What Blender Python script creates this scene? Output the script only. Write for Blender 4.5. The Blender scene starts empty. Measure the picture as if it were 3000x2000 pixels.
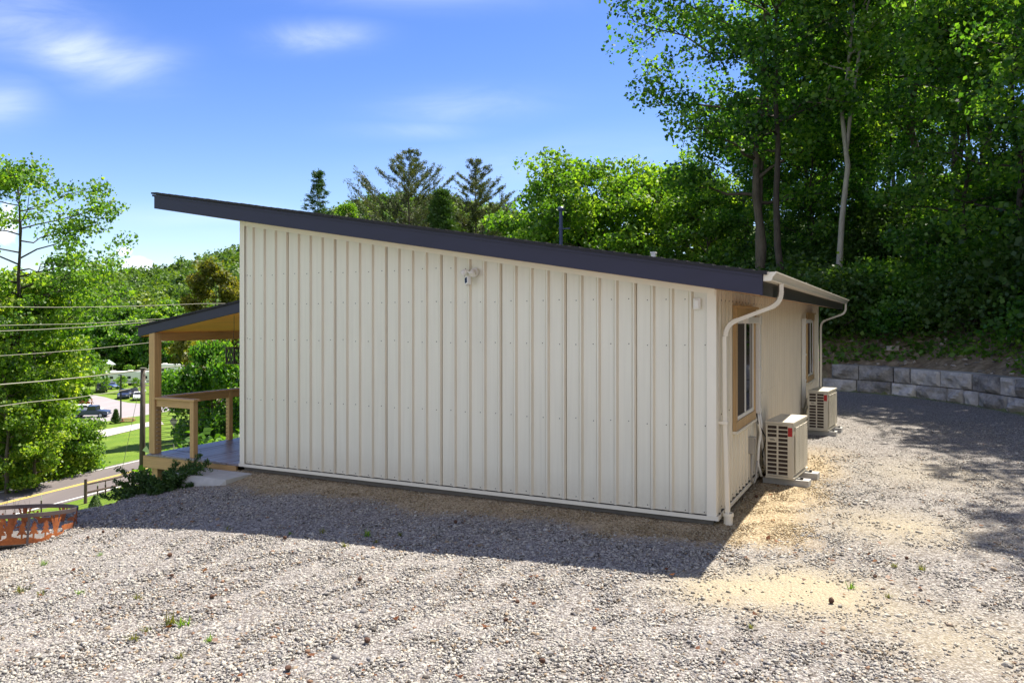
import bpy, bmesh, math, random
import numpy as np
from mathutils import Vector, Matrix

S = bpy.context.scene
COL = S.collection
R_ = math.radians

# ------------------------------------------------------------------ camera, world, sun, exposure
CAMZ, FPX, HORY = 2.268, 2270.0, 937.0          # camera height over the sill line, focal length and horizon in photo pixels
cam = bpy.data.cameras.new('camera'); camo = bpy.data.objects.new('camera', cam); COL.objects.link(camo)
cam.sensor_width = 36.0; cam.lens = 36.0 * FPX / 3000.0
cam.shift_y = -(1000.0 - HORY) / 3000.0
cam.clip_start = 0.1; cam.clip_end = 5000
camo.location = (0, 0, CAMZ); camo.rotation_euler = (R_(90), 0, 0)
S.camera = camo

SUN = Vector((1.08, 1.10, 2.87)).normalized()
sl = bpy.data.lights.new('sun', 'SUN'); so = bpy.data.objects.new('sun', sl); COL.objects.link(so)
sl.energy = 5.0; sl.angle = R_(0.53); sl.color = (1.0, 0.93, 0.82)
so.rotation_euler = SUN.to_track_quat('Z', 'Y').to_euler(); so.location = SUN * 60

W = bpy.data.worlds.new('World'); S.world = W; W.use_nodes = True
S.view_settings.view_transform = 'Standard'; S.view_settings.look = 'None'
S.view_settings.exposure = 1.2; S.view_settings.gamma = 1.0
cy = S.cycles
cy.max_bounces = 7; cy.diffuse_bounces = 4; cy.glossy_bounces = 3; cy.transmission_bounces = 5; cy.transparent_max_bounces = 6
cy.caustics_reflective = False; cy.caustics_refractive = False
cy.use_adaptive_sampling = True; cy.adaptive_threshold = 0.015
cy.use_denoising = True


class NT:
    """tiny node-graph helper"""
    def __init__(s, tree): s.t = tree; s.n = tree.nodes; s.l = tree.links
    def add(s, typ, **kw):
        nd = s.n.new(typ)
        for k, v in kw.items():
            if k.startswith('i_'):
                nd.inputs[int(k[2:]) if k[2:].isdigit() else k[2:].replace('_', ' ')].default_value = v
            else: setattr(nd, k, v)
        return nd
    def link(s, a, b): s.l.new(a, b)
    def math(s, op, a, b=None, c=None, clamp=False):
        nd = s.n.new('ShaderNodeMath'); nd.operation = op; nd.use_clamp = clamp
        for i, v in enumerate((a, b, c)):
            if v is None: continue
            if isinstance(v, (int, float)): nd.inputs[i].default_value = v
            else: s.l.new(v, nd.inputs[i])
        return nd.outputs[0]
    def mix(s, f, a, b, blend='MIX'):
        nd = s.n.new('ShaderNodeMix'); nd.data_type = 'RGBA'; nd.blend_type = blend; nd.clamp_factor = True
        for k, v in ((0, f), (6, a), (7, b)):
            if isinstance(v, (int, float)): nd.inputs[k].default_value = v
            elif isinstance(v, tuple): nd.inputs[k].default_value = (v[0], v[1], v[2], 1)
            else: s.l.new(v, nd.inputs[k])
        return nd.outputs[2]
    def ramp(s, f, stops, interp='LINEAR'):
        nd = s.n.new('ShaderNodeValToRGB'); cr = nd.color_ramp; cr.interpolation = interp
        while len(cr.elements) < len(stops): cr.elements.new(0.5)
        for e, (p, c) in zip(cr.elements, stops): e.position = p; e.color = (c[0], c[1], c[2], 1)
        s.l.new(f, nd.inputs[0]); return nd.outputs[0]
    def noise(s, vec, scale, detail=4, rough=0.55, dist=0.0):
        nd = s.n.new('ShaderNodeTexNoise'); nd.inputs['Scale'].default_value = scale; nd.inputs['Detail'].default_value = detail
        nd.inputs['Roughness'].default_value = rough; nd.inputs['Distortion'].default_value = dist
        if vec is not None: s.l.new(vec, nd.inputs['Vector'])
        return nd.outputs[0]
    def mapping(s, vec, scale=(1, 1, 1), loc=(0, 0, 0), rot=(0, 0, 0)):
        nd = s.n.new('ShaderNodeMapping'); nd.inputs['Scale'].default_value = scale; nd.inputs['Location'].default_value = loc
        nd.inputs['Rotation'].default_value = rot; s.l.new(vec, nd.inputs[0]); return nd.outputs[0]


# sky: Nishita daylight with thin cirrus and two low cumulus heaps at fixed compass directions
def build_sky():
    g = NT(W.node_tree); bg = g.n['Background']
    sky = g.add('ShaderNodeTexSky', sky_type='NISHITA', sun_disc=False, sun_elevation=math.asin(SUN.z),
                sun_rotation=math.atan2(SUN.x, SUN.y), altitude=300, air_density=1.0, dust_density=0.4, ozone_density=2.5)
    hs = g.add('ShaderNodeHueSaturation'); hs.inputs['Hue'].default_value = 0.519; hs.inputs['Value'].default_value = 1.0; hs.inputs['Saturation'].default_value = SKY_SAT
    g.link(sky.outputs[0], hs.inputs['Color'])
    tc = g.add('ShaderNodeTexCoord'); sp = g.add('ShaderNodeSeparateXYZ'); g.link(tc.outputs['Generated'], sp.inputs[0])
    y = g.math('MAXIMUM', sp.outputs[1], 0.05)
    u = g.math('DIVIDE', sp.outputs[0], y); v = g.math('DIVIDE', sp.outputs[2], y)
    uv = g.add('ShaderNodeCombineXYZ'); g.link(u, uv.inputs[0]); g.link(v, uv.inputs[1])
    wis = g.noise(g.mapping(uv.outputs[0], (2.2, 7.0, 1), rot=(0, 0, R_(18))), 2.4, 7, 0.6, 0.6)
    wis = g.math('MULTIPLY', g.math('SUBTRACT', wis, 0.24), 1.9, clamp=True)
    fluff = g.noise(g.mapping(uv.outputs[0], (1, 1.3, 1)), 26, 6, 0.62, 0.3)
    tot = None
    def blob(cu, cv, su, sv, amp, shear=0.0, heap=False):
        nonlocal tot
        du = g.math('SUBTRACT', u, cu); dv = g.math('SUBTRACT', g.math('SUBTRACT', v, cv), g.math('MULTIPLY', du, shear))
        a = g.math('DIVIDE', du, su); b = g.math('DIVIDE', dv, sv)
        r = g.math('ADD', g.math('MULTIPLY', a, a), g.math('MULTIPLY', b, b))
        m = g.math('EXPONENT', g.math('MULTIPLY', r, -1.0))
        if heap:
            m = g.math('MULTIPLY', g.math('SUBTRACT', g.math('ADD', m, g.math('MULTIPLY', g.math('SUBTRACT', fluff, 0.5), 1.1)), 0.42), 4.0, clamp=True)
        else: m = g.math('MULTIPLY', m, wis)
        m = g.math('MULTIPLY', m, amp)
        tot = m if tot is None else g.math('MAXIMUM', tot, m)
    blob(-0.56, 0.345, 0.085, 0.030, 0.95, -0.22); blob(-0.64, 0.385, 0.12, 0.045, 0.6, -0.3); blob(-0.50, 0.325, 0.06, 0.022, 0.7, 0.15)
    blob(-0.255, 0.366, 0.065, 0.017, 0.62, 0.03); blob(-0.06, 0.275, 0.10, 0.022, 0.30, 0.05); blob(-0.12, 0.245, 0.09, 0.012, 0.22)
    blob(-0.66, 0.285, 0.05, 0.03, 0.45); blob(-0.10, 0.42, 0.16, 0.02, 0.25); blob(0.02, 0.20, 0.2, 0.03, 0.18, 0.1); blob(-0.40, 0.13, 0.12, 0.02, 0.25)
    blob(-0.482, 0.066, 0.030, 0.018, 0.95, -0.2, True); blob(-0.500, 0.088, 0.012, 0.008, 0.8, 0, True); blob(-0.655, 0.125, 0.022, 0.032, 0.9, 0, True)
    low = g.math('MULTIPLY', g.math('EXPONENT', g.math('MULTIPLY', v, -9.0)), 0.24, clamp=True)     # pale air near the horizon
    c0 = g.mix(low, hs.outputs[0], (6.2, 7.2, 9.6))
    c1 = g.mix(g.math('MULTIPLY', tot, .72), c0, (8.0, 8.3, 9.2))
    # bright cloud bank added unseen behind the viewpoint to fill the shaded wall
    back = g.math('MULTIPLY', g.math('SUBTRACT', -0.05, sp.outputs[1]), 3.0, clamp=True)
    cn = g.noise(tc.outputs['Generated'], 3.0, 5, 0.6)
    back = g.math('MULTIPLY', back, g.math('MULTIPLY_ADD', cn, 1.3, 0.1), clamp=True)
    c1 = g.mix(g.math('MULTIPLY', back, .62), c1, (7.0, 6.75, 6.5))
    g.link(c1, bg.inputs[0]); bg.inputs[1].default_value = SKY_STR
SKY_STR, SKY_SAT = 0.085, 1.30
build_sky()

# ------------------------------------------------------------------ tags and mesh helpers
def tag(o, label=None, cat=None, group=None, kind=None):
    if label: o['label'] = label
    if cat: o['category'] = cat
    if group: o['group'] = group
    if kind: o['kind'] = kind
    return o

def thing(name, label, cat, loc=(0, 0, 0), rz=0.0, group=None):
    o = bpy.data.objects.new(name, None); COL.objects.link(o); o.empty_display_size = 0.2
    o.location = loc; o.rotation_euler = (0, 0, rz)
    return tag(o, label, cat, group)

def link_mesh(name, me, parent=None, loc=None):
    o = bpy.data.objects.new(name, me); COL.objects.link(o)
    if parent is not None: o.parent = parent
    if loc is not None: o.location = loc
    return o

class MB:
    def __init__(s): s.v = []; s.f = []; s.m = []
    def _add(s, vs, fs, m=0):
        b = len(s.v); s.v += [tuple(p) for p in vs]; s.f += [tuple(b + i for i in f) for f in fs]; s.m += [m] * len(fs)
    def box(s, x0, x1, y0, y1, z0, z1, m=0, M=None):
        vs = [Vector(p) for p in ((x0, y0, z0), (x1, y0, z0), (x1, y1, z0), (x0, y1, z0), (x0, y0, z1), (x1, y0, z1), (x1, y1, z1), (x0, y1, z1))]
        if M is not None: vs = [M @ p for p in vs]
        s._add(vs, ((0, 3, 2, 1), (4, 5, 6, 7), (0, 1, 5, 4), (1, 2, 6, 5), (2, 3, 7, 6), (3, 0, 4, 7)), m)
    def prism(s, poly, axis, a, b, m=0, M=None):
        """poly = 2D outline; axis 'x': (y,z) outline from x=a to b; 'y': (x,z); 'z': (x,y)"""
        def p3(p, t): return {'x': (t, p[0], p[1]), 'y': (p[0], t, p[1]), 'z': (p[0], p[1], t)}[axis]
        n = len(poly); vs = [Vector(p3(p, a)) for p in poly] + [Vector(p3(p, b)) for p in poly]
        if M is not None: vs = [M @ p for p in vs]
        s._add(vs, [tuple(range(n))[::-1], tuple(range(n, 2 * n))] + [(i, (i + 1) % n, n + (i + 1) % n, n + i) for i in range(n)], m)
    def tube(s, pts, rad, seg=8, m=0, caps=True):
        pts = [Vector(p) for p in pts]; n = len(pts)
        if not isinstance(rad, (list, tuple)): rad = [rad] * n
        rings = []; prev = None
        for i, p in enumerate(pts):
            t = ((pts[min(i + 1, n - 1)] - p).normalized() + (p - pts[max(i - 1, 0)]).normalized())
            t = t.normalized() if t.length > 1e-6 else Vector((0, 0, 1))
            if prev is None:
                a = Vector((1, 0, 0)) if abs(t.x) < 0.9 else Vector((0, 1, 0)); x = t.cross(a).normalized()
            else:
                x = (prev - t * prev.dot(t)); x = x.normalized() if x.length > 1e-6 else t.orthogonal().normalized()
            prev = x; yv = t.cross(x)
            rings.append([p + (x * math.cos(2 * math.pi * k / seg) + yv * math.sin(2 * math.pi * k / seg)) * rad[i] for k in range(seg)])
        vs = [q for r in rings for q in r]; fs = []
        for i in range(n - 1):
            for k in range(seg):
                a = i * seg + k; b = i * seg + (k + 1) % seg; fs.append((a, b, b + seg, a + seg))
        if caps: fs += [tuple(range(seg))[::-1], tuple((n - 1) * seg + k for k in range(seg))]
        s._add(vs, fs, m)
    def rtube(s, pts, w, d, side, m=0):
        """rectangular pipe along pts; side = direction of its width"""
        pts = [Vector(p) for p in pts]; n = len(pts); vs = []; side = Vector(side).normalized()
        for i, p in enumerate(pts):
            t = ((pts[min(i + 1, n - 1)] - p).normalized() + (p - pts[max(i - 1, 0)]).normalized()).normalized()
            x = (side - t * side.dot(t)).normalized(); y = t.cross(x)
            vs += [p + x * w / 2 + y * d / 2, p - x * w / 2 + y * d / 2, p - x * w / 2 - y * d / 2, p + x * w / 2 - y * d / 2]
        fs = [(i * 4 + k, i * 4 + (k + 1) % 4, i * 4 + 4 + (k + 1) % 4, i * 4 + 4 + k) for i in range(n - 1) for k in range(4)]
        fs += [(3, 2, 1, 0), tuple((n - 1) * 4 + k for k in range(4))]
        s._add(vs, fs, m)
    def lathe(s, prof, seg=16, c=(0, 0, 0), m=0, M=None):
        vs = []; n = len(prof)
        for r, z in prof:
            for k in range(seg):
                a = 2 * math.pi * k / seg; p = Vector((c[0] + r * math.cos(a), c[1] + r * math.sin(a), c[2] + z)); vs.append(M @ p if M is not None else p)
        fs = [(i * seg + k, i * seg + (k + 1) % seg, (i + 1) * seg + (k + 1) % seg, (i + 1) * seg + k) for i in range(n - 1) for k in range(seg)]
        fs += [tuple(range(seg))[::-1], tuple((n - 1) * seg + k for k in range(seg))]
        s._add(vs, fs, m)
    def poly(s, pts, m=0): s._add(pts, [tuple(range(len(pts)))], m)
    def build(s, name, mat, parent=None, smooth=False, bevel=0.0, recalc=True, loc=None):
        me = bpy.data.meshes.new(name); me.from_pydata(s.v, [], s.f)
        mats = mat if isinstance(mat, (list, tuple)) else [mat]
        for x in mats: me.materials.append(x)
        if len(mats) > 1: me.polygons.foreach_set('material_index', s.m)
        if recalc:
            bm = bmesh.new(); bm.from_mesh(me); bmesh.ops.recalc_face_normals(bm, faces=bm.faces); bm.to_mesh(me); bm.free()
        if smooth: me.polygons.foreach_set('use_smooth', [True] * len(me.polygons))
        me.update(); o = link_mesh(name, me, parent, loc)
        if bevel:
            b = o.modifiers.new('bevel', 'BEVEL'); b.width = bevel; b.segments = 2; b.limit_method = 'ANGLE'; b.angle_limit = R_(40); b.harden_normals = False
        return o

def raw_mesh(name, V, F, mat, tint=None, mats=None):
    """fast mesh from numpy arrays: V (n,3), F (m,k)"""
    me = bpy.data.meshes.new(name); n, m, k = len(V), len(F), F.shape[1]
    me.vertices.add(n); me.vertices.foreach_set('co', np.ascontiguousarray(V, dtype=np.float32).ravel())
    me.loops.add(m * k); me.loops.foreach_set('vertex_index', np.ascontiguousarray(F, dtype=np.int32).ravel())
    me.polygons.add(m); me.polygons.foreach_set('loop_start', np.arange(0, m * k, k, dtype=np.int32))
    me.update(calc_edges=True)
    if tint is not None:
        if tint.ndim == 1:
            a = me.attributes.new('tint', 'FLOAT', 'FACE'); a.data.foreach_set('value', tint.astype(np.float32))
        else:
            a = me.attributes.new('tint', 'FLOAT_COLOR', 'FACE'); a.data.foreach_set('color', np.c_[tint, np.ones(m)].astype(np.float32).ravel())
    if mat is not None: me.materials.append(mat)
    return me

# ------------------------------------------------------------------ materials
def new_mat(name):
    m = bpy.data.materials.new(name); m.use_nodes = True; g = NT(m.node_tree); p = g.n['Principled BSDF']
    g.pos = g.add('ShaderNodeNewGeometry').outputs['Position']; g.tc = g.add('ShaderNodeTexCoord'); g.p = p
    return m, g, p

def simple(name, col, rough=0.6, metal=0.0, var=0.12, scale=6.0, bump=0.0, bscale=60.0, spec=0.5, stretch=(1, 1, 1)):
    m, g, p = new_mat(name)
    n = g.noise(g.mapping(g.pos, stretch), scale, 5)
    k = g.math('MULTIPLY_ADD', g.math('SUBTRACT', n, 0.5), var * 2.2, 1.0)
    c = g.add('ShaderNodeVectorMath', operation='SCALE'); c.inputs[0].default_value = col; g.link(k, c.inputs['Scale'])
    g.link(c.outputs[0], p.inputs['Base Color']); p.inputs['Roughness'].default_value = rough; p.inputs['Metallic'].default_value = metal
    p.inputs['Specular IOR Level'].default_value = spec
    if bump:
        b = g.add('ShaderNodeBump'); b.inputs['Strength'].default_value = bump; b.inputs['Distance'].default_value = 0.01
        g.link(g.noise(g.mapping(g.pos, stretch), bscale, 4), b.inputs['Height']); g.link(b.outputs[0], p.inputs['Normal'])
    return m

def wood(name, c1, c2, axis, rough=0.6, scale=1.0, knots=True):
    """timber with grain running along the object axis ('x','y','z')"""
    m, g, p = new_mat(name)
    st = {'x': (0.6, 14, 14), 'y': (14, 0.6, 14), 'z': (14, 14, 0.6)}[axis]; st = tuple(q * scale for q in st)
    o = g.tc.outputs['Object']
    n = g.noise(g.mapping(o, st), 2.0, 6, 0.6, 1.2); n2 = g.noise(o, 1.3, 3)
    f = g.math('ADD', g.math('MULTIPLY', n, 0.75), g.math('MULTIPLY', n2, 0.35))
    c = g.ramp(f, ((0.3, c2), (0.52, c1), (0.75, tuple(q * 1.25 for q in c1))))
    if knots:
        v = g.add('ShaderNodeTexVoronoi'); v.inputs['Scale'].default_value = 2.6
        g.link(g.mapping(o, tuple(0.25 if q < 1 else 1.2 for q in st)), v.inputs['Vector'])
        kf = g.math('SUBTRACT', 1.0, g.math('MULTIPLY', v.outputs['Distance'], 13.0), clamp=True)
        c = g.mix(g.math('MULTIPLY', kf, 0.8), c, tuple(q * 0.35 for q in c2))
    g.link(c, p.inputs['Base Color']); p.inputs['Roughness'].default_value = rough
    b = g.add('ShaderNodeBump'); b.inputs['Strength'].default_value = 0.25; b.inputs['Distance'].default_value = 0.004
    g.link(n, b.inputs['Height']); g.link(b.outputs[0], p.inputs['Normal'])
    return m

def leaf_mat(name, stops, trans=0.58, gloss=0.03):
    m = bpy.data.materials.new(name); m.use_nodes = True; g = NT(m.node_tree); g.n.remove(g.n['Principled BSDF']); out = g.n['Material Output']
    at = g.add('ShaderNodeAttribute', attribute_name='tint')
    oi = g.add('ShaderNodeObjectInfo')
    f = g.math('ADD', at.outputs['Fac'], g.math('MULTIPLY', g.math('SUBTRACT', oi.outputs['Random'], 0.5), 0.22), clamp=True)
    c = g.ramp(f, stops)
    d = g.add('ShaderNodeBsdfDiffuse'); t = g.add('ShaderNodeBsdfTranslucent'); gl = g.add('ShaderNodeBsdfGlossy'); gl.inputs['Roughness'].default_value = 0.5
    g.link(c, d.inputs[0]); tc = g.mix(1.0, c, (1.6, 1.6, 0.45), 'MULTIPLY'); g.link(tc, t.inputs[0])
    m1 = g.add('ShaderNodeMixShader'); m1.inputs[0].default_value = trans; g.link(d.outputs[0], m1.inputs[1]); g.link(t.outputs[0], m1.inputs[2])
    m2 = g.add('ShaderNodeMixShader'); m2.inputs[0].default_value = gloss; g.link(m1.outputs[0], m2.inputs[1]); g.link(gl.outputs[0], m2.inputs[2])
    g.link(m2.outputs[0], out.inputs[0])
    return m

def bark_mat(name, c1, c2, sc=1.0):
    m, g, p = new_mat(name); o = g.tc.outputs['Object']
    n = g.noise(g.mapping(o, (7 * sc, 7 * sc, 1.4 * sc)), 2.2, 6, 0.65, 0.8); n2 = g.noise(o, 0.8, 3)
    f = g.math('ADD', g.math('MULTIPLY', n, 0.7), g.math('MULTIPLY', n2, 0.35))
    g.link(g.ramp(f, ((0.35, c2), (0.65, c1))), p.inputs['Base Color']); p.inputs['Roughness'].default_value = 0.9
    b = g.add('ShaderNodeBump'); b.inputs['Strength'].default_value = 0.7; b.inputs['Distance'].default_value = 0.03
    g.link(n, b.inputs['Height']); g.link(b.outputs[0], p.inputs['Normal'])
    return m

M = {}
def siding_mat():
    m, g, p = new_mat('painted_siding')
    o = g.tc.outputs['Object']
    streak = g.noise(g.mapping(o, (9, 9, 0.35)), 2.0, 5, 0.6); big = g.noise(o, 0.7, 3)
    f = g.math('ADD', g.math('MULTIPLY', streak, 0.6), g.math('MULTIPLY', big, 0.4))
    c = g.ramp(f, ((0.3, (0.69, 0.66, 0.55)), (0.55, (0.76, 0.73, 0.61)), (0.8, (0.79, 0.765, 0.65))))
    sep = g.add('ShaderNodeSeparateXYZ'); g.link(o, sep.inputs[0])
    spl = g.math('SUBTRACT', 1.0, g.math('MULTIPLY', sep.outputs[2], 2.6), clamp=True)          # mud splashed up from the gravel
    spl = g.math('MULTIPLY', spl, g.math('MULTIPLY', g.noise(o, 24, 5, 0.7), 0.55))
    c = g.mix(spl, c, (0.40, 0.33, 0.24))
    g.link(c, p.inputs['Base Color']); p.inputs['Roughness'].default_value = 0.38; p.inputs['Specular IOR Level'].default_value = 0.4
    b = g.add('ShaderNodeBump'); b.inputs['Strength'].default_value = 0.03; b.inputs['Distance'].default_value = 0.02
    g.link(g.noise(g.mapping(o, (2.2, 2.2, 0.8)), 1.6, 3), b.inputs['Height']); g.link(b.outputs[0], p.inputs['Normal'])
    return m
M['siding'] = siding_mat()
M['flank'] = simple('siding_shaded_flank', (0.66, 0.59, 0.46), 0.5, var=0.16, scale=2.5, stretch=(3, 3, .5))  # darker tan paints shade onto the rib flanks so the corrugation reads
M['trim'] = simple('painted_trim', (0.78, 0.73, 0.61), 0.4, var=0.05, scale=3)
M['screw'] = simple('screw_steel', (0.06, 0.06, 0.055), 0.5, 0.3)
M['fascia'] = simple('fascia_paint', (0.016, 0.015, 0.040), 0.55, var=0.18, scale=2.2, bump=0.12, bscale=9, stretch=(1, 1, 3))
M['fascia_brown'] = simple('eave_fascia_paint', (0.045, 0.038, 0.034), 0.5, var=0.15, scale=2)
M['shingle'] = simple('asphalt_shingle', (0.022, 0.022, 0.026), 0.9, var=0.35, scale=30, bump=0.6, bscale=120)
M['gutter'] = simple('gutter_enamel', (0.76, 0.70, 0.58), 0.32, var=0.05)
M['soffit'] = wood('soffit_pine', (0.50, 0.30, 0.15), (0.34, 0.18, 0.08), 'x')
M['post'] = wood('porch_timber', (0.50, 0.31, 0.13), (0.34, 0.19, 0.07), 'z')
M['railx'] = wood('porch_timber_x', (0.50, 0.31, 0.13), (0.34, 0.19, 0.07), 'x')
M['raily'] = wood('porch_timber_y', (0.48, 0.28, 0.11), (0.32, 0.17, 0.06), 'y')
M['ceil'] = wood('porch_ceiling_pine', (0.88, 0.36, 0.10), (0.55, 0.19, 0.045), 'y', knots=False, scale=0.6)
M['deck'] = wood('deck_board', (0.24, 0.21, 0.22), (0.13, 0.11, 0.12), 'y', 0.38)
M['winwood'] = wood('window_casing_pine', (0.46, 0.30, 0.14), (0.33, 0.19, 0.08), 'z', 0.5)
M['vinyl'] = simple('white_vinyl', (0.74, 0.72, 0.66), 0.4, var=0.03)
def glass_mat():
    m, g, p = new_mat('window_glass'); p.inputs['Base Color'].default_value = (0.012, 0.012, 0.012, 1); p.inputs['Roughness'].default_value = 0.04
    p.inputs['Specular IOR Level'].default_value = 0.6
    b = g.add('ShaderNodeBump'); b.inputs['Strength'].default_value = 0.05; b.inputs['Distance'].default_value = 0.02
    g.link(g.noise(g.pos, 1.5, 2), b.inputs['Height']); g.link(b.outputs[0], p.inputs['Normal']); return m
M['glass'] = glass_mat()
M['screen'] = simple('insect_screen', (0.035, 0.026, 0.02), 0.8, var=0.2, scale=40)
M['concrete'] = simple('concrete', (0.42, 0.41, 0.38), 0.85, var=0.22, scale=7, bump=0.35, bscale=45)
M['darkconcrete'] = simple('slab_edge', (0.16, 0.145, 0.125), 0.9, var=0.3, scale=9, bump=0.3)
M['accase'] = simple('unit_enamel', (0.60, 0.55, 0.44), 0.45, var=0.12)
M['acslot'] = simple('unit_coil_dark', (0.045, 0.03, 0.022), 0.8, var=0.3, scale=60)
M['red'] = simple('red_sticker', (0.42, 0.02, 0.02), 0.5)
M['black'] = simple('black_rubber', (0.018, 0.018, 0.018), 0.6)
M['greybox'] = simple('grey_plastic', (0.34, 0.32, 0.28), 0.5)
M['whiteplastic'] = simple('white_plastic', (0.76, 0.74, 0.68), 0.35, var=0.03)
M['lens'] = simple('dark_lens', (0.01, 0.01, 0.012), 0.12)
M['pipe'] = simple('vent_pipe_paint', (0.03, 0.05, 0.11), 0.45)
M['bronze'] = simple('lantern_bronze', (0.035, 0.025, 0.02), 0.4, 0.4)
M['rust'] = None
def rust_mat():
    m, g, p = new_mat('rusty_steel'); o = g.tc.outputs['Object']
    n = g.noise(o, 5, 7, 0.65); n2 = g.noise(o, 38, 4, 0.7)
    f = g.math('ADD', g.math('MULTIPLY', n, 0.7), g.math('MULTIPLY', n2, 0.35))
    g.link(g.ramp(f, ((0.3, (0.07, 0.028, 0.016)), (0.5, (0.27, 0.075, 0.02)), (0.72, (0.48, 0.15, 0.035)))), p.inputs['Base Color'])
    p.inputs['Roughness'].default_value = 0.85
    b = g.add('ShaderNodeBump'); b.inputs['Strength'].default_value = 0.4; b.inputs['Distance'].default_value = 0.004
    g.link(n2, b.inputs['Height']); g.link(b.outputs[0], p.inputs['Normal']); return m
M['rust'] = rust_mat()
M['ringband'] = simple('burnt_steel_band', (0.11, 0.085, 0.085), 0.55, 0.3, var=0.3)
M['ash'] = simple('fire_ash', (0.12, 0.11, 0.10), 0.95, var=0.5, scale=14, bump=0.7, bscale=30)
M['bark'] = bark_mat('bark_grey_brown', (0.13, 0.105, 0.08), (0.045, 0.035, 0.026))
M['barkpale'] = bark_mat('bark_pale', (0.40, 0.37, 0.32), (0.20, 0.18, 0.15))
M['barkdark'] = bark_mat('bark_dark', (0.075, 0.058, 0.045), (0.025, 0.02, 0.016))
M['pole'] = bark_mat('weathered_pole', (0.11, 0.085, 0.065), (0.045, 0.036, 0.03), 0.7)
M['fence'] = bark_mat('fence_rail_wood', (0.13, 0.085, 0.075), (0.06, 0.04, 0.036), 2.0)
M['wire'] = simple('power_cable', (0.27, 0.26, 0.2), 0.6, 0.2)
G1 = ((0.0, (0.016, 0.060, 0.013)), (0.4, (0.058, 0.165, 0.024)), (0.75, (0.14, 0.29, 0.036)), (1.0, (0.25, 0.38, 0.06)))
G2 = ((0.0, (0.035, 0.095, 0.014)), (0.4, (0.100, 0.220, 0.024)), (0.75, (0.19, 0.33, 0.038)), (1.0, (0.29, 0.40, 0.065)))
G3 = ((0.0, (0.020, 0.055, 0.014)), (0.5, (0.048, 0.11, 0.020)), (1.0, (0.10, 0.17, 0.028)))
G4 = ((0.0, (0.035, 0.060, 0.028)), (0.5, (0.075, 0.105, 0.040)), (1.0, (0.14, 0.15, 0.065)))
G5 = ((0.0, (0.035, 0.080, 0.018)), (0.4, (0.075, 0.15, 0.024)), (0.75, (0.13, 0.21, 0.03)), (1.0, (0.19, 0.25, 0.04)))
GR = ((0.0, (0.09, 0.03, 0.012)), (0.6, (0.20, 0.075, 0.03)), (1.0, (0.14, 0.16, 0.03)))
GO = ((0.0, (0.05, 0.07, 0.014)), (0.5, (0.12, 0.14, 0.022)), (1.0, (0.21, 0.19, 0.035)))
M['leafwood'] = leaf_mat('leaf_wood_green', G1)
M['leafbright'] = leaf_mat('leaf_bright_green', G2, 0.5)
M['leafdark'] = leaf_mat('leaf_deep_green', G3, 0.45)
M['needle'] = leaf_mat('needle_grey_green', G4, 0.25, 0.04)
M['needledark'] = leaf_mat('needle_dark_green', G3, 0.2, 0.04)
M['leaffar'] = leaf_mat('leaf_far_wood', G5, 0.4, 0.03)
M['leafred'] = leaf_mat('leaf_russet', GR, 0.4)
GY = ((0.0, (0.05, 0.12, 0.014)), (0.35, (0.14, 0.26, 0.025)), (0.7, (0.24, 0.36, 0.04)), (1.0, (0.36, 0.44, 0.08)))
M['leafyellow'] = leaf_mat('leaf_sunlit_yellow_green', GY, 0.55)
M['leafolive'] = leaf_mat('leaf_olive', GO, 0.45)

# ------------------------------------------------------------------ terrain
HO = Vector((2.342, 8.919, 0.0)); HA = Vector((0.8942, -0.4477, 0)); HB = Vector((0.4477, 0.8942, 0)); HRZ = math.atan2(-0.4477, 0.8942)
def HL(x, y, z=0.0): return HO + HA * x + HB * y + Vector((0, 0, z))      # house axes to world
RN = np.array([-0.955, 0.296]); RT = np.array([0.296, 0.955])             # road normal and direction

CP = np.array([(2.3, 8.9, -.10), (-4.2, 12.2, -.09), (1.64, 7.24, -.12), (-1, 8.2, -.19), (-3, 9.05, -.21), (-5.7, 10.07, -.40), (-6.3, 9.85, -.51), (-7.2, 9.6, -.66),
               (6, 10, -.12), (10.9, 26, -.1), (12.8, 19.3, -.1), (0, 5, -.12), (-4, 5.5, -.26), (5, 5, -.1), (-6, 8.3, -.49), (-8.5, 7, -.80), (8, 30, -.1),
               (4, 13.3, -.12), (-2, 11, -.11), (0, 0, -.1), (-8, 0, -.5), (11, 0, .0), (1.26, 23.3, -.2), (-5.2, 11.9, -.30), (0.3, 9.6, -.10)])
def _rbf():
    d = np.linalg.norm(CP[:, None, :2] - CP[None, :, :2], axis=2); A = np.c_[d, np.ones(len(CP))]; A = np.r_[A, [np.r_[np.ones(len(CP)), 0]]]
    return np.linalg.solve(A, np.r_[CP[:, 2], 0])
_RW = _rbf()
def plateau(x, y):
    z = np.full(np.shape(x), _RW[-1], dtype=float)
    for i, c in enumerate(CP): z = z + _RW[i] * np.hypot(x - c[0], y - c[1])
    return np.clip(z, -1.0, 0.1)
PU = np.array([-500, 8.8, 9.4, 10.2, 12, 16, 20, 30, 38, 43, 45.5, 46.3, 55, 58, 75, 92, 170, 185, 600])
PZ = np.array([0, 0, -.22, -.75, -1.9, -3.5, -4.8, -7.1, -8.75, -10.1, -10.62, -10.73, -10.73, -10.95, -11.9, -12.75, -12.75, -12.2, -12.0])
FOOT = np.array([(13.6, -30), (13.3, 0), (13.05, 10), (12.95, 15), (12.8, 19.35), (12.72, 21.8), (12.1, 24.2), (10.9, 26.0), (9.6, 27.0), (9.0, 29), (9.4, 36), (11, 48), (14, 70), (22, 110), (45, 200)])
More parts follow.
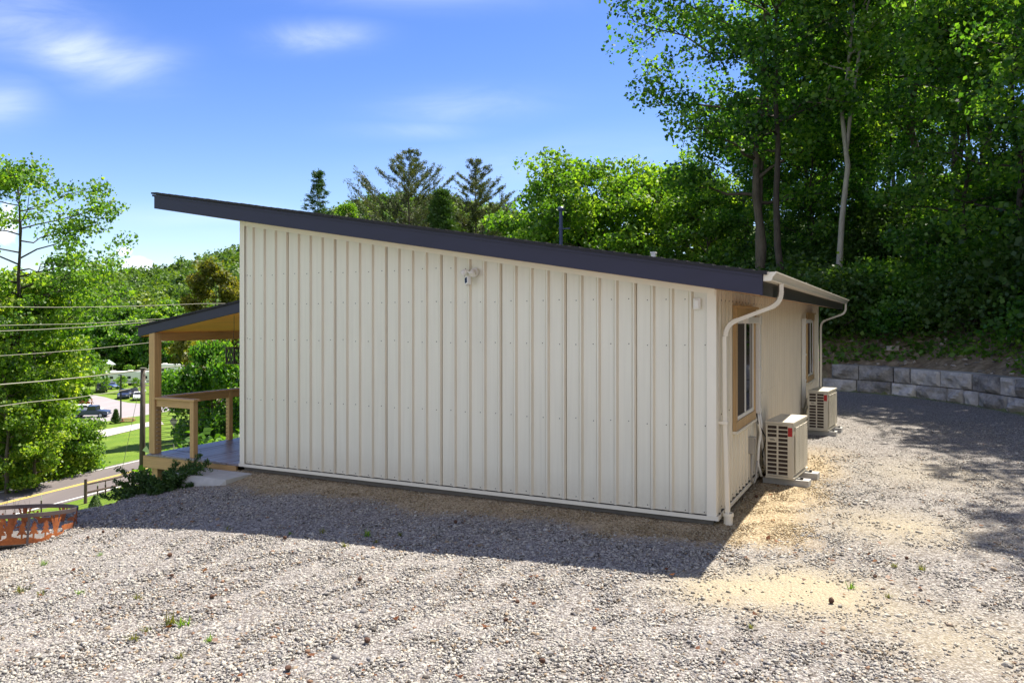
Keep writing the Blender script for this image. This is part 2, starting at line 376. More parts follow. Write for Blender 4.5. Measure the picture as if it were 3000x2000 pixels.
def foot_d(x, y):
    """signed distance to the foot of the bank, positive uphill (right of the line)"""
    x = np.asarray(x, float); y = np.asarray(y, float); best = np.full(x.shape, 1e9); sg = np.ones(x.shape)
    for (a, b) in zip(FOOT[:-1], FOOT[1:]):
        e = b - a; L2 = e @ e; t = np.clip(((x - a[0]) * e[0] + (y - a[1]) * e[1]) / L2, 0, 1)
        dx = x - a[0] - t * e[0]; dy = y - a[1] - t * e[1]; d = np.hypot(dx, dy); m = d < best
        best = np.where(m, d, best); sg = np.where(m, np.where(dx * e[1] - dy * e[0] > 0, 1, -1), sg)
    return best * sg
def sstep(a, b, v): t = np.clip((v - a) / (b - a), 0, 1); return t * t * (3 - 2 * t)
SKX = np.array([-1500, -300, 0, 330, 460, 560, 640, 705, 800, 950, 1080, 1200, 1350, 1500, 1600, 1750, 2000, 2600])
SKY = np.array([860, 845, 830, 822, 806, 786, 768, 748, 712, 650, 606, 596, 612, 642, 668, 712, 760, 800])
def edge_u(x, y):
    """distance towards the road; the level yard reaches a little farther out round the fire ring"""
    u = RN[0] * x + RN[1] * y; s = RT[0] * x + RT[1] * y
    return u - 1.35 * (1 - sstep(8.0, 9.1, s)) * (1 - sstep(14, 30, u))
def height(x, y):
    x = np.asarray(x, float); y = np.asarray(y, float)
    u = RN[0] * x + RN[1] * y
    wob = 0.25 * np.sin(x * 0.21 + 1.3) * np.sin(y * 0.17) * sstep(12, 25, u) * (1 - sstep(38, 45, u))
    drop = np.interp(edge_u(x, y), PU, PZ)
    z = plateau(x, y) * (1 - sstep(9, 40, u)) + drop + wob
    d = foot_d(x, y)
    wall = sstep(-10, 26.6, y) * 0 + (1 - sstep(26.0, 29.0, y) * sstep(-11, -8, -x))
    hill = sstep(0.12, 0.42, d) * 0.80 + np.where(d > 0.5, 1, 0) * (0.50 * np.minimum(np.maximum(d - 0.5, 0), 3) + 0.66 * np.clip(d - 3.5, 0, 14) + 0.42 * np.clip(d - 17.5, 0, 60))
    z = z + hill * np.where(d > 0, 1, 0)
    yy = np.maximum(y, 1.0); px = 1500 + FPX * x / yy
    ridge = CAMZ + (HORY - np.interp(px, SKX, SKY)) / FPX * 560 - 11
    f = sstep(205, 560, np.where(y > 0, np.hypot(x * 0.35, y), 0))
    f = f * (1 - sstep(60, 160, x - 0.25 * y))
    z = z * (1 - f) + ridge * f
    return z
def gz(x, y): return float(height(np.array([x]), np.array([y]))[0])
def px2ground(px, py, tmin=3.0, tmax=900):
    """first terrain point on the line of sight through a photo pixel"""
    t = np.geomspace(tmin, tmax, 4000); x = (px - 1500) / FPX * t; z = CAMZ - (py - HORY) / FPX * t
    g = height(x, t); i = int(np.argmax(z < g)); return (float(x[i]), float(t[i]), float(g[i]))
def at(px, Y): return (px - 1500) / FPX * Y

def axis_grid(lo, a, b, hi, h, gr=1.09):
    mid = list(np.arange(a, b + 1e-6, h)); out = []; s = h; p = a
    while p > lo: s *= gr; p -= s; out.append(p)
    out = out[::-1] + mid; s = h; p = mid[-1]
    while p < hi: s *= gr; p += s; out.append(p)
    return np.array(out)
gx = axis_grid(-420, -11, 17, 520, 0.2); gy = axis_grid(-40, 3, 30, 900, 0.2)
X, Y = np.meshgrid(gx, gy); Z = height(X, Y)
rng = np.random.default_rng(5)
dd = foot_d(X, Y); uu = RN[0] * X + RN[1] * Y
lx = (X - HO.x) * HA.x + (Y - HO.y) * HA.y; ly = (X - HO.x) * HB.x + (Y - HO.y) * HB.y       # house axes
Z += rng.normal(0, 0.006, Z.shape) * (Y < 40)
Z -= 0.35 * ((lx > -7.2) & (lx < -0.2) & (ly > 0.25) & (ly < 12.0))        # crawl space under the floor slab
def blob(x, y, cx, cy, r): return np.exp(-(((x - cx) ** 2 + (y - cy) ** 2) / r ** 2))
def dust_w(x, y):
    return np.clip(1.15 * blob(x, y, 2.6, 6.85, .62) + .75 * blob(x, y, 1.8, 6.85, .45) + .65 * blob(x, y, 4.4, 8.9, .8) + .45 * blob(x, y, 3.3, 5.7, .7)
                   + .25 * blob(x, y, 5.0, 6.0, .8) + .45 * blob(x, y, -5.9, 8.2, .8) + .35 * blob(x, y, 6.5, 12, 1.2), 0, 1)
TRK = np.array([(11.5, 25.5), (9.6, 19), (7.2, 13), (5.2, 8.6), (3.6, 4.5), (2.6, 1)])
def track_w(x, y):
    """two wheel tracks pressed into the drive"""
    best = np.full(np.shape(x), 1e9)
    for (a, b) in zip(TRK[:-1], TRK[1:]):
        e = b - a; L = np.hypot(*e); t = np.clip(((x - a[0]) * e[0] + (y - a[1]) * e[1]) / L ** 2, 0, 1)
        d = ((x - a[0]) * e[1] - (y - a[1]) * e[0]) / L; far = np.hypot(x - a[0] - t * e[0], y - a[1] - t * e[1]); best = np.where(far < np.abs(best), np.sign(d) * far, best)
    return np.clip(np.exp(-((np.abs(best) - .78) / .26) ** 2), 0, 1)
def tan_w(x, y):
    """pale tan pea gravel spread along the two house walls"""
    a = (x - HO.x) * HA.x + (y - HO.y) * HA.y; b = (x - HO.x) * HB.x + (y - HO.y) * HB.y
    wv = 0.12 * np.sin(a * 2.3) + 0.08 * np.sin(a * 5.1 + b * 3)
    front = (1 - sstep(.55, .95, -b + wv)) * sstep(-8.4, -7.7, a) * (1 - sstep(.3, .8, a)) * (b < 0.3)
    side = (1 - sstep(.75, 1.35, a + wv)) * sstep(-.9, -.3, b) * (1 - sstep(4.5, 7.5, b)) * (a > -0.3)
    return np.clip(np.maximum(front, side), 0, 1)
gw = (1 - sstep(8.9, 9.5, edge_u(X, Y) + 0.25 * np.sin(X * 3.1) * np.sin(Y * 2.3))) * (1 - sstep(-.25, .15, dd)) * (1 - sstep(30, 36, Y))
dw = sstep(-.1, .3, dd) * (1 - sstep(2.2, 4.6, dd + 0.8 * np.sin(Y * .9) + 0.5 * np.sin(X * 1.7)))
fw = sstep(0.3, 1.2, dd)
def ground_mat():
    m, g, p = new_mat('ground_cover')
    at_ = g.add('ShaderNodeAttribute', attribute_name='zone'); sp = g.add('ShaderNodeSeparateColor'); g.link(at_.outputs['Color'], sp.inputs[0])
    at2 = g.add('ShaderNodeAttribute', attribute_name='zone2'); sp2 = g.add('ShaderNodeSeparateColor'); g.link(at2.outputs['Color'], sp2.inputs[0])
    pos = g.pos
    # crushed stone
    v = g.add('ShaderNodeTexVoronoi'); v.inputs['Scale'].default_value = 46; v.inputs['Randomness'].default_value = 1.0
    g.link(g.mix(0.12, pos, g.add('ShaderNodeTexNoise', i_Scale=30).outputs[1], 'ADD'), v.inputs['Vector'])
    vc = g.add('ShaderNodeSeparateColor'); g.link(v.outputs['Color'], vc.inputs[0])
    stone = g.ramp(vc.outputs[0], ((0.0, (0.10, 0.09, 0.085)), (0.16, (0.22, 0.20, 0.19)), (0.45, (0.36, 0.34, 0.33)), (0.75, (0.50, 0.48, 0.45)), (1.0, (0.62, 0.59, 0.54))))
    big = g.noise(pos, 0.55, 5, 0.6)
    stone = g.mix(g.math('MULTIPLY', g.math('SUBTRACT', big, 0.45), 1.2, clamp=True), stone, g.mix(0.5, stone, (0.30, 0.22, 0.14)))
    gap = g.math('MULTIPLY', g.math('SUBTRACT', v.outputs['Distance'], 0.42), 3.0, clamp=True)
    stone = g.mix(g.math('MULTIPLY', gap, 0.75), stone, (0.11, 0.095, 0.08))
    tanc = g.ramp(vc.outputs[1], ((0.0, (0.17, 0.12, 0.07)), (0.5, (0.33, 0.26, 0.16)), (1.0, (0.48, 0.39, 0.26))))
    stone = g.mix(.36, stone, (.055, .045, .038)); grav = g.mix(sp.outputs[1], stone, tanc)
    dust = g.ramp(g.noise(pos, 45, 4, 0.7), ((0.3, (0.25, 0.21, 0.14)), (0.7, (0.45, 0.39, 0.27))))
    dn = g.math('MULTIPLY', sp.outputs[2], g.math('MULTIPLY_ADD', g.noise(pos, 4.5, 5, 0.65), 1.5, 0.3), clamp=True)
    grav = g.mix(dn, grav, dust)
    # turf
    gn = g.noise(pos, 0.25, 5, 0.6); gf = g.noise(g.mapping(pos, (1, 1, 1)), 5.0, 6, 0.75)
    turf = g.ramp(g.math('ADD', g.math('MULTIPLY', gn, 0.55), g.math('MULTIPLY', gf, 0.5)), ((0.32, (0.055, 0.105, 0.012)), (0.52, (0.12, 0.20, 0.018)), (0.72, (0.21, 0.25, 0.035))))
    # soil and leaf litter
    dirt = g.ramp(g.noise(pos, 3.2, 7, 0.7), ((0.3, (0.10, 0.07, 0.042)), (0.5, (0.22, 0.165, 0.10)), (0.7, (0.38, 0.30, 0.20))))
    litter = g.ramp(g.noise(pos, 2.4, 6, 0.7), ((0.3, (0.025, 0.045, 0.010)), (0.55, (0.06, 0.095, 0.018)), (0.75, (0.12, 0.11, 0.04))))
    c = g.mix(sp2.outputs[0], turf, litter); c = g.mix(sp2.outputs[1], c, dirt); c = g.mix(sp.outputs[0], c, grav)
    g.link(c, p.inputs['Base Color']); p.inputs['Roughness'].default_value = 0.92; p.inputs['Specular IOR Level'].default_value = 0.2
    h = g.math('ADD', g.math('MULTIPLY', g.math('SUBTRACT', 1.0, v.outputs['Distance']), 0.7), g.math('MULTIPLY', g.noise(pos, 9, 5, 0.7), 0.8))
    b = g.add('ShaderNodeBump'); b.inputs['Strength'].default_value = 0.8; b.inputs['Distance'].default_value = 0.03
    g.link(h, b.inputs['Height']); g.link(b.outputs[0], p.inputs['Normal'])
    return m
def build_ground():
    ny, nx = X.shape; idx = np.arange(nx * ny).reshape(ny, nx)
    F = np.stack([idx[:-1, :-1], idx[:-1, 1:], idx[1:, 1:], idx[1:, :-1]], -1).reshape(-1, 4)
    me = raw_mesh('ground', np.stack([X, Y, Z], -1).reshape(-1, 3), F, ground_mat())
    for nm, ch in (('zone', (gw, tan_w(X, Y), dust_w(X, Y))), ('zone2', (fw, dw, gw))):
        a = me.attributes.new(nm, 'FLOAT_COLOR', 'POINT')
        a.data.foreach_set('color', np.stack([c.ravel() for c in ch] + [np.ones(nx * ny)], -1).astype(np.float32).ravel())
    me.polygons.foreach_set('use_smooth', [True] * len(me.polygons))
    tag(link_mesh('ground', me), kind='structure')
build_ground()

# loose crushed stone lying on the yard, each stone its own small angular solid
def stone_mat():
    m, g, p = new_mat('crushed_stone'); at_ = g.add('ShaderNodeAttribute', attribute_name='tint')
    n = g.noise(g.pos, 60, 4, 0.7); k = g.math('MULTIPLY_ADD', n, 0.7, 0.62)
    c = g.add('ShaderNodeVectorMath', operation='SCALE'); g.link(at_.outputs['Color'], c.inputs[0]); g.link(k, c.inputs['Scale'])
    g.link(c.outputs[0], p.inputs['Base Color']); p.inputs['Roughness'].default_value = 0.85; p.inputs['Specular IOR Level'].default_value = 0.3
    return m
CUBE = np.array([(-1, -1, -1), (1, -1, -1), (1, 1, -1), (-1, 1, -1), (-1, -1, 1), (1, -1, 1), (1, 1, 1), (-1, 1, 1)], float)
CF = np.array([(0, 3, 2, 1), (4, 5, 6, 7), (0, 1, 5, 4), (1, 2, 6, 5), (2, 3, 7, 6), (3, 0, 4, 7)])
def stones(P, size, flat, col, rng, mat, name):
    n = len(P); V = CUBE[None] * np.ones((n, 1, 1)); V[:, 4:, :2] *= rng.uniform(.15, .8, (n, 1, 1)); V[:, :4, :2] *= rng.uniform(.6, 1.0, (n, 1, 1)); V += rng.uniform(-.42, .42, V.shape)
    V *= np.stack([size * rng.uniform(.8, 1.5, n), size * rng.uniform(.55, 1.0, n), size * flat], -1)[:, None]
    ax = rng.uniform(-.75, .75, n); ca, sa = np.cos(ax)[:, None], np.sin(ax)[:, None]
    y = V[..., 1] * ca - V[..., 2] * sa; z = V[..., 1] * sa + V[..., 2] * ca; V[..., 1] = y; V[..., 2] = z
    a = rng.uniform(0, 2 * math.pi, n); ca, sa = np.cos(a)[:, None], np.sin(a)[:, None]
    x = V[..., 0] * ca - V[..., 1] * sa; y = V[..., 0] * sa + V[..., 1] * ca; V[..., 0] = x; V[..., 1] = y
    V += P[:, None]
    F = (CF[None] + (np.arange(n) * 8)[:, None, None]).reshape(-1, 4)
    return link_mesh(name, raw_mesh(name, V.reshape(-1, 3), F, mat, np.repeat(col, 6, axis=0)))
def scatter_gravel():
    rng = np.random.default_rng(11); pts = []
    for (y0, y1, dens) in ((4.3, 6.5, 2900), (6.5, 9, 2100), (9, 11.5, 1150), (11.5, 14, 600), (14, 18, 220)):
        hw0 = 0.70 * y1 + .4; n = int((y1 - y0) * 2 * hw0 * dens); x = rng.uniform(-hw0, hw0, n); y = rng.uniform(y0, y1, n); pts.append(np.c_[x, y])
    P = np.concatenate(pts); x, y = P[:, 0], P[:, 1]
    a = (x - HO.x) * HA.x + (y - HO.y) * HA.y; b = (x - HO.x) * HB.x + (y - HO.y) * HB.y
    u = edge_u(x, y); d = foot_d(x, y)
    keep = (u < 9.35 + rng.normal(0, .12, len(P))) & (d < 0) & ~((a < 0.0) & (a > -9.7) & (b > -0.02))
    lum = .5 + .25 * np.sin(x * 1.9 + 1.3 * np.sin(y * 1.3)) * np.sin(y * 2.3 + np.sin(x * 1.7)) + .25 * np.sin(x * .7 - y * .9 + 2)
    keep &= rng.random(len(P)) < np.clip(.55 + .6 * lum, 0, 1) * (1 - .55 * track_w(x, y))
    keep &= rng.random(len(P)) > 0.95 * dust_w(x, y) ** .8
    keep &= np.hypot(x + 6.3, y - 9.85) > 0.55
    P = P[keep]; x, y = P[:, 0], P[:, 1]; n = len(P); tw = tan_w(x, y) > rng.random(n)
    pal = np.array([(.66, .63, .58), (.56, .54, .51), (.43, .42, .42), (.31, .30, .31), (.42, .33, .24), (.13, .115, .105), (.36, .22, .15)])
    pat = 0.5 + 0.5 * np.sin(x * 1.1 + 2 * np.sin(y * .8)) * np.sin(y * 1.4 + 1.7 * np.sin(x * .6))
    k = np.where(pat > rng.random(n) * 1.25, rng.choice(7, n, p=[.18, .21, .22, .17, .11, .08, .03]), rng.choice(7, n, p=[.36, .26, .16, .10, .05, .06, .01]))
    col = pal[k] * rng.uniform(.82, 1.12, (n, 1))
    tp = np.array([(.58, .47, .30), (.48, .36, .21), (.66, .57, .41), (.34, .25, .15)])
    col = np.where(tw[:, None], tp[rng.integers(0, 4, n)] * rng.uniform(.85, 1.1, (n, 1)), col)
    dw_ = dust_w(x, y)[:, None]; col = col * (1 - .6 * dw_) + np.array([.66, .58, .43]) * .6 * dw_
    size = np.where(tw, rng.uniform(.006, .012, n), rng.lognormal(math.log(.0085), .36, n).clip(.004, .030))
    z = height(x, y) + size * .22
    tk = track_w(x, y)[:, None]; col = col * (1 - .3 * tk) + np.array([.60, .56, .50]) * .3 * tk; col = col * np.array([.645, .635, .60])
    o = stones(np.c_[x, y, z], size, rng.uniform(.35, .7, n), col, rng, stone_mat(), 'gravel')
    tag(o, 'loose pale crushed stone spread over the whole yard', 'gravel', kind='stuff')
scatter_gravel()

# ------------------------------------------------------------------ road, lot, path
def strip(name, u0, u1, s0, s1, lift, mat, step=3.0, kind='structure'):
    b = MB(); ss = np.arange(s0, s1 + .1, step)
    for s in ss:
        for u in (u0, u1):
            p = RN * u + RT * s; b.v.append((p[0], p[1], -10.73 + lift))
    for i in range(len(ss) - 1): b.f.append((2 * i, 2 * i + 1, 2 * i + 3, 2 * i + 2)); b.m.append(0)
    return tag(b.build(name, mat), kind=kind)
def asphalt_mat(name, c1, c2):
    m, g, p = new_mat(name); n = g.noise(g.mapping(g.pos, (1, .12, 1), rot=(0, 0, R_(17))), .7, 4); f = g.noise(g.pos, 30, 3, .7)
    g.link(g.ramp(g.math('ADD', g.math('MULTIPLY', n, .7), g.math('MULTIPLY', f, .3)), ((.3, c2), (.7, c1))), p.inputs['Base Color']); p.inputs['Roughness'].default_value = .9
    return m
M['road'] = asphalt_mat('worn_asphalt', (.155, .132, .128), (.105, .09, .088))
M['lot'] = asphalt_mat('pale_asphalt', (.30, .275, .27), (.24, .215, .215))
M['paintw'] = simple('road_paint_white', (.70, .69, .66), .7, var=.15, scale=3)
M['painty'] = simple('road_paint_yellow', (.66, .50, .10), .7, var=.12, scale=3)
strip('road', 46.5, 54.6, -70, 160, .03, M['road'])
strip('road_marking_edge_far', 53.95, 54.13, -70, 160, .045, M['paintw']); strip('road_marking_edge_near', 46.95, 47.13, -70, 160, .045, M['paintw'])
strip('road_marking_centre', 50.42, 50.56, -70, 160, .045, M['painty']); strip('road_marking_centre', 50.72, 50.86, -70, 160, .045, M['painty'])
LOTZ = -12.75
def lot_pt(px, py, z=LOTZ): Yd = (CAMZ - z) * FPX / (py - HORY); return Vector(((px - 1500) / FPX * Yd, Yd, z))
def sheet(name, pix, lift, mat):
    me = bpy.data.meshes.new(name); bm = bmesh.new()
    bm.faces.new([bm.verts.new(lot_pt(px, py) + Vector((0, 0, lift))) for px, py in pix]); bmesh.ops.triangulate(bm, faces=bm.faces); bm.to_mesh(me); bm.free(); me.materials.append(mat)
    return tag(link_mesh(name, me), kind='structure')
sheet('pavement', [(150, 1130), (225, 1143), (262, 1156), (306, 1163), (334, 1171), (375, 1180), (420, 1183), (560, 1178), (700, 1160), (760, 1180), (620, 1196), (500, 1213), (405, 1228), (330, 1235), (275, 1241), (262, 1226), (200, 1224), (180, 1205), (236, 1190), (250, 1172), (190, 1152)], .05, M['lot'])
def drape(name, pix, lift, mat, n=10):
    """a strip laid on the terrain between two rows of photo pixels"""
    b = MB()
    for (p, q) in pix:
        a = Vector(px2ground(*p)); c = Vector(px2ground(*q))
        for t in (0, 1): pt = a.lerp(c, t); b.v.append((pt.x, pt.y, gz(pt.x, pt.y) + lift))
    for i in range(len(pix) - 1): b.f.append((2 * i, 2 * i + 1, 2 * i + 3, 2 * i + 2)); b.m.append(0)
    return tag(b.build(name, mat), kind='structure')
M['pathgravel'] = simple('path_gravel', (.44, .40, .37), .95, var=.3, scale=5, bump=.4, bscale=20)
drape('path', [((286, 1262), (284, 1286)), ((330, 1255), (334, 1274)), ((375, 1247), (382, 1263)), ((415, 1240), (425, 1252)), ((470, 1232), (480, 1243))], .06, M['pathgravel'])

# ------------------------------------------------------------------ retaining wall of big cast blocks
def rock_mat():
    m, g, p = new_mat('split_face_block'); o = g.pos
    n = g.noise(o, 2.3, 6, .65); f = g.noise(o, 14, 5, .7); oi = g.add('ShaderNodeObjectInfo')
    k = g.math('ADD', g.math('MULTIPLY', n, .55), g.math('ADD', g.math('MULTIPLY', f, .3), g.math('MULTIPLY', oi.outputs['Random'], .28)))
    g.link(g.ramp(k, ((.34, (.11, .10, .088)), (.56, (.36, .335, .295)), (.78, (.60, .56, .49)))), p.inputs['Base Color']); p.inputs['Roughness'].default_value = .9
    b = g.add('ShaderNodeBump'); b.inputs['Strength'].default_value = .6; b.inputs['Distance'].default_value = .03
    g.link(g.math('ADD', n, g.math('MULTIPLY', f, .4)), b.inputs['Height']); g.link(b.outputs[0], p.inputs['Normal']); return m
M['rock'] = rock_mat()
def rough_block(L, Dp, Hh, rng, amp=.035):
    """split-faced block: x 0..L, front face at y=0 (bulging), back at y=Dp"""
    nx, nz = max(6, int(L / .085)), max(5, int(Hh / .085)); b = MB()
    xs = np.linspace(.012, L - .012, nx + 1); zs = np.linspace(.01, Hh - .008, nz + 1); ph = rng.uniform(0, 6, 6)
    def nb(x, z): return amp * (math.sin(x * 5 + ph[0] + 2 * math.sin(z * 6 + ph[1])) + .7 * math.sin(z * 11 + ph[2] + x * 4) + .5 * math.sin(x * 17 + ph[3]) * math.sin(z * 15 + ph[4]))
    for j, z in enumerate(zs):
        for i, x in enumerate(xs):
            e = min(i, nx - i, j, nz - j); k = 0 if e == 0 else (0.75 if e == 1 else 1)
            b.v.append((x, .03 - k * (.055 + nb(x, z) + rng.normal(0, .006)), z))
    for j in range(nz):
        for i in range(nx): a = j * (nx + 1) + i; b.f.append((a, a + 1, a + nx + 2, a + nx + 1)); b.m.append(0)
    base = len(b.v); b.v += [(xs[0], Dp, zs[0]), (xs[-1], Dp, zs[0]), (xs[-1], Dp, zs[-1]), (xs[0], Dp, zs[-1])]
    tl = [nz * (nx + 1) + i for i in range(nx + 1)]; bl = list(range(nx + 1)); ll = [j * (nx + 1) for j in range(nz + 1)]; rl = [j * (nx + 1) + nx for j in range(nz + 1)]
    b.f += [tuple(tl + [base + 2, base + 3]), tuple(bl[::-1] + [base, base + 1]), tuple(ll + [base + 3, base]), tuple(rl[::-1] + [base + 1, base + 2]), (base, base + 1, base + 2, base + 3)]; b.m += [0] * 5
    return b
def build_retaining():
    rng = np.random.default_rng(3)
    t = thing('retaining_wall', 'curved two course wall of grey split face concrete blocks holding back the wooded bank', 'retaining wall', (12.8, 21, -.12))
    line = FOOT[(FOOT[:, 1] >= 5) & (FOOT[:, 1] <= 27.2)]; line = np.r_[[(13.1, 5.0)], line]
    seg = np.r_[0, np.cumsum(np.linalg.norm(np.diff(line, axis=0), axis=1))]; Ltot = seg[-1]
    def pt(s): return np.array([np.interp(s, seg, line[:, 0]), np.interp(s, seg, line[:, 1])])
    for course, (z0, hh) in enumerate(((-.16, .45), (.30, .47))):
        s = 0.0 if course == 0 else .55; end = Ltot if course == 0 else Ltot - 1.35
        while s < end - .3:
            L = float(rng.choice([1.17, 1.17, .95, .6])); L = min(L, end - s); a, c = pt(s), pt(s + L); e = c - a; Lr = float(np.hypot(*e))
            bk = rough_block(Lr, .55, hh, rng, .05)
            Mx = Matrix.Translation((a[0], a[1], z0 + rng.uniform(-.008, .008))) @ Matrix.Rotation(math.atan2(e[1], e[0]), 4, 'Z') @ Matrix.Translation((0, -.05 - (.04 if course else 0), 0))
            # line runs away from the camera, the yard is on its left: mirror so that the rough face looks at the yard
            Mx = Mx @ Matrix.Diagonal((1, -1, 1, 1)); bk.v = [tuple((Mx @ Vector(p)) - t.location) for p in bk.v]
            bk.build('block', M['rock'], t); s += L
build_retaining()

# ------------------------------------------------------------------ the house (its own axes: x right along the gable wall, y back, z up)
HW, HD, SLOPE, ZR = 7.39, 12.34, 0.1624, 2.59
def zt(x): return ZR - SLOPE * x
house = thing('house', 'low white metal sided house with a dark single slope roof and a timber porch', 'house', HO, HRZ)

RIBS = [(-6.456 + .2286 * i, i % 4 == 0) for i in range(-3, 29)]
def siding_profile(x0, x1, ribs, l=.032, r=.034):
    """outline of ribbed panels seen from above: (x, outward offset)"""
    pr = [(x0, 0.0)]
    for c, seam in ribs:
        if c - .045 < x0 or c + .045 > x1: continue
        pr += [(c - l, 0), (c - .010, .028), (c + .010, .028)]
        pr += [(c + .027, .006), (c + .0275, -.018), (c + .037, -.018), (c + .0375, .001)] if seam else [(c + r, 0)]
    return pr + [(x1, 0.0)]
def gable_wall():
    b = MB(); pr = siding_profile(-HW, 0.0, RIBS)
    for (xa, oa), (xb, ob) in zip(pr[:-1], pr[1:]):
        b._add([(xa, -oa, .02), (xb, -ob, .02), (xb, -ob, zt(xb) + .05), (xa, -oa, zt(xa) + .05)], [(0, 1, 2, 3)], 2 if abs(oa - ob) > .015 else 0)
    rng = random.Random(4)
    rows = (.055, 1.035, 1.97, 2.515, 2.965)
    for c, _ in RIBS + [(-7.20, 0)]:
        for r in rows:
            if r > zt(c) - .12: continue
            x = c - .066 + rng.uniform(-.006, .006); z = r + rng.uniform(-.012, .012)
            b.lathe([(.0065, 0), (.0065, .004), (.004, .006)], 8, m=1, M=Matrix.Translation((x, 0, z)) @ Matrix.Rotation(R_(90), 4, 'X'))
        if zt(c) > 3.05 and c < -3:
            pass
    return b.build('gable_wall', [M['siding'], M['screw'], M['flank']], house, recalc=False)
gable_wall()
def side_wall():
    b = MB(); ribs = sorted([(.16 + .2286 * i, i % 4 == 2) for i in range(0, 53) if not any(abs(.16 + .2286 * i - e) < .07 for q in (W1, W2) for e in q)]); pr = siding_profile(0.0, HD, ribs, .022, .014)
    zb = [(W1[0], W1[1]), (W2[0], W2[1])]
    for (ya, oa), (yb, ob) in zip(pr[:-1], pr[1:]):
        hole = next((q for q in (W1, W2) if q[0] - .03 < (ya + yb) / 2 < q[1] + .03), None)
        for za, zb_ in (((.02, .85), (2.41, zt(0) + .03)) if hole else ((.02, zt(0) + .03),)):
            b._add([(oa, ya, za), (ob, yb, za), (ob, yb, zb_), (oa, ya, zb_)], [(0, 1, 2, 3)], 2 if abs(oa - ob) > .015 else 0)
    for c, _ in ribs:
        for r in (.06, 1.15, 2.50):
            if any(a - .1 < c < q + .1 for a, q in zb) and r == 1.15: continue
            b.lathe([(.008, 0), (.008, .004), (.005, .008)], 6, m=1, M=Matrix.Translation((0, c - .066, r)) @ Matrix.Rotation(R_(90), 4, 'Y'))
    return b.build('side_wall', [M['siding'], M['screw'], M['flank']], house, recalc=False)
W1, W2 = (.99, 2.47), (9.45, 10.93)
side_wall()
def other_walls():
    b = MB(); b.box(-HW, -HW + .1, .02, HD, -.0, zt(-HW) + .02); b.build('front_wall', M['siding'], house)
    b = MB(); b.prism([(-HW + .1, 0.0), (-.02, 0.0), (-.02, zt(-.02)), (-HW + .1, zt(-HW + .1))], 'y', HD - .1, HD); b.build('rear_wall', M['siding'], house)
    b = MB(); b.box(-HW + .03, -.03, .03, HD - .03, -.55, -.035); b.build('floor_slab', M['darkconcrete'], house)
other_walls()
def trims():
    b = MB(); b.box(-.095, .016, -.030, -.0225, .0, zt(0) + .03); b.box(.0085, .016, -.0225, .10, .0, zt(0) + .03)
    b.build('corner_trim', M['trim'], house, bevel=.003)
    b = MB(); b.box(-HW - .014, -HW + .085, -.030, -.0225, .0, zt(-HW + .04) + .03); b.box(-HW - .014, -HW - .007, -.0225, .10, 0, zt(-HW) + .03)
    b.build('corner_trim', M['trim'], house, bevel=.003)
    b = MB(); b.box(.003, .030, HD - .11, HD + .012, 0, zt(0) + .03); b.build('corner_trim', M['trim'], house, bevel=.003)
    b = MB(); b.box(-HW - .02, .035, -.044, .012, -.032, -.001); b.box(-HW - .02, .035, -.046, -.036, -.001, .014)
    b.box(.013, .040, .013, HD, -.032, -.001); b.box(.034, .043, -.046, HD, -.032, .012)
    b.build('base_flashing', M['trim'], house)
    b = MB(); n = 2
    b.prism([(-HW, zt(-HW) - .035), (0.0, zt(0) - .035), (0, zt(0) + .034), (-HW, zt(-HW) + .034)], 'y', -.042, -.031); b.build('frieze_trim', M['trim'], house)
trims()
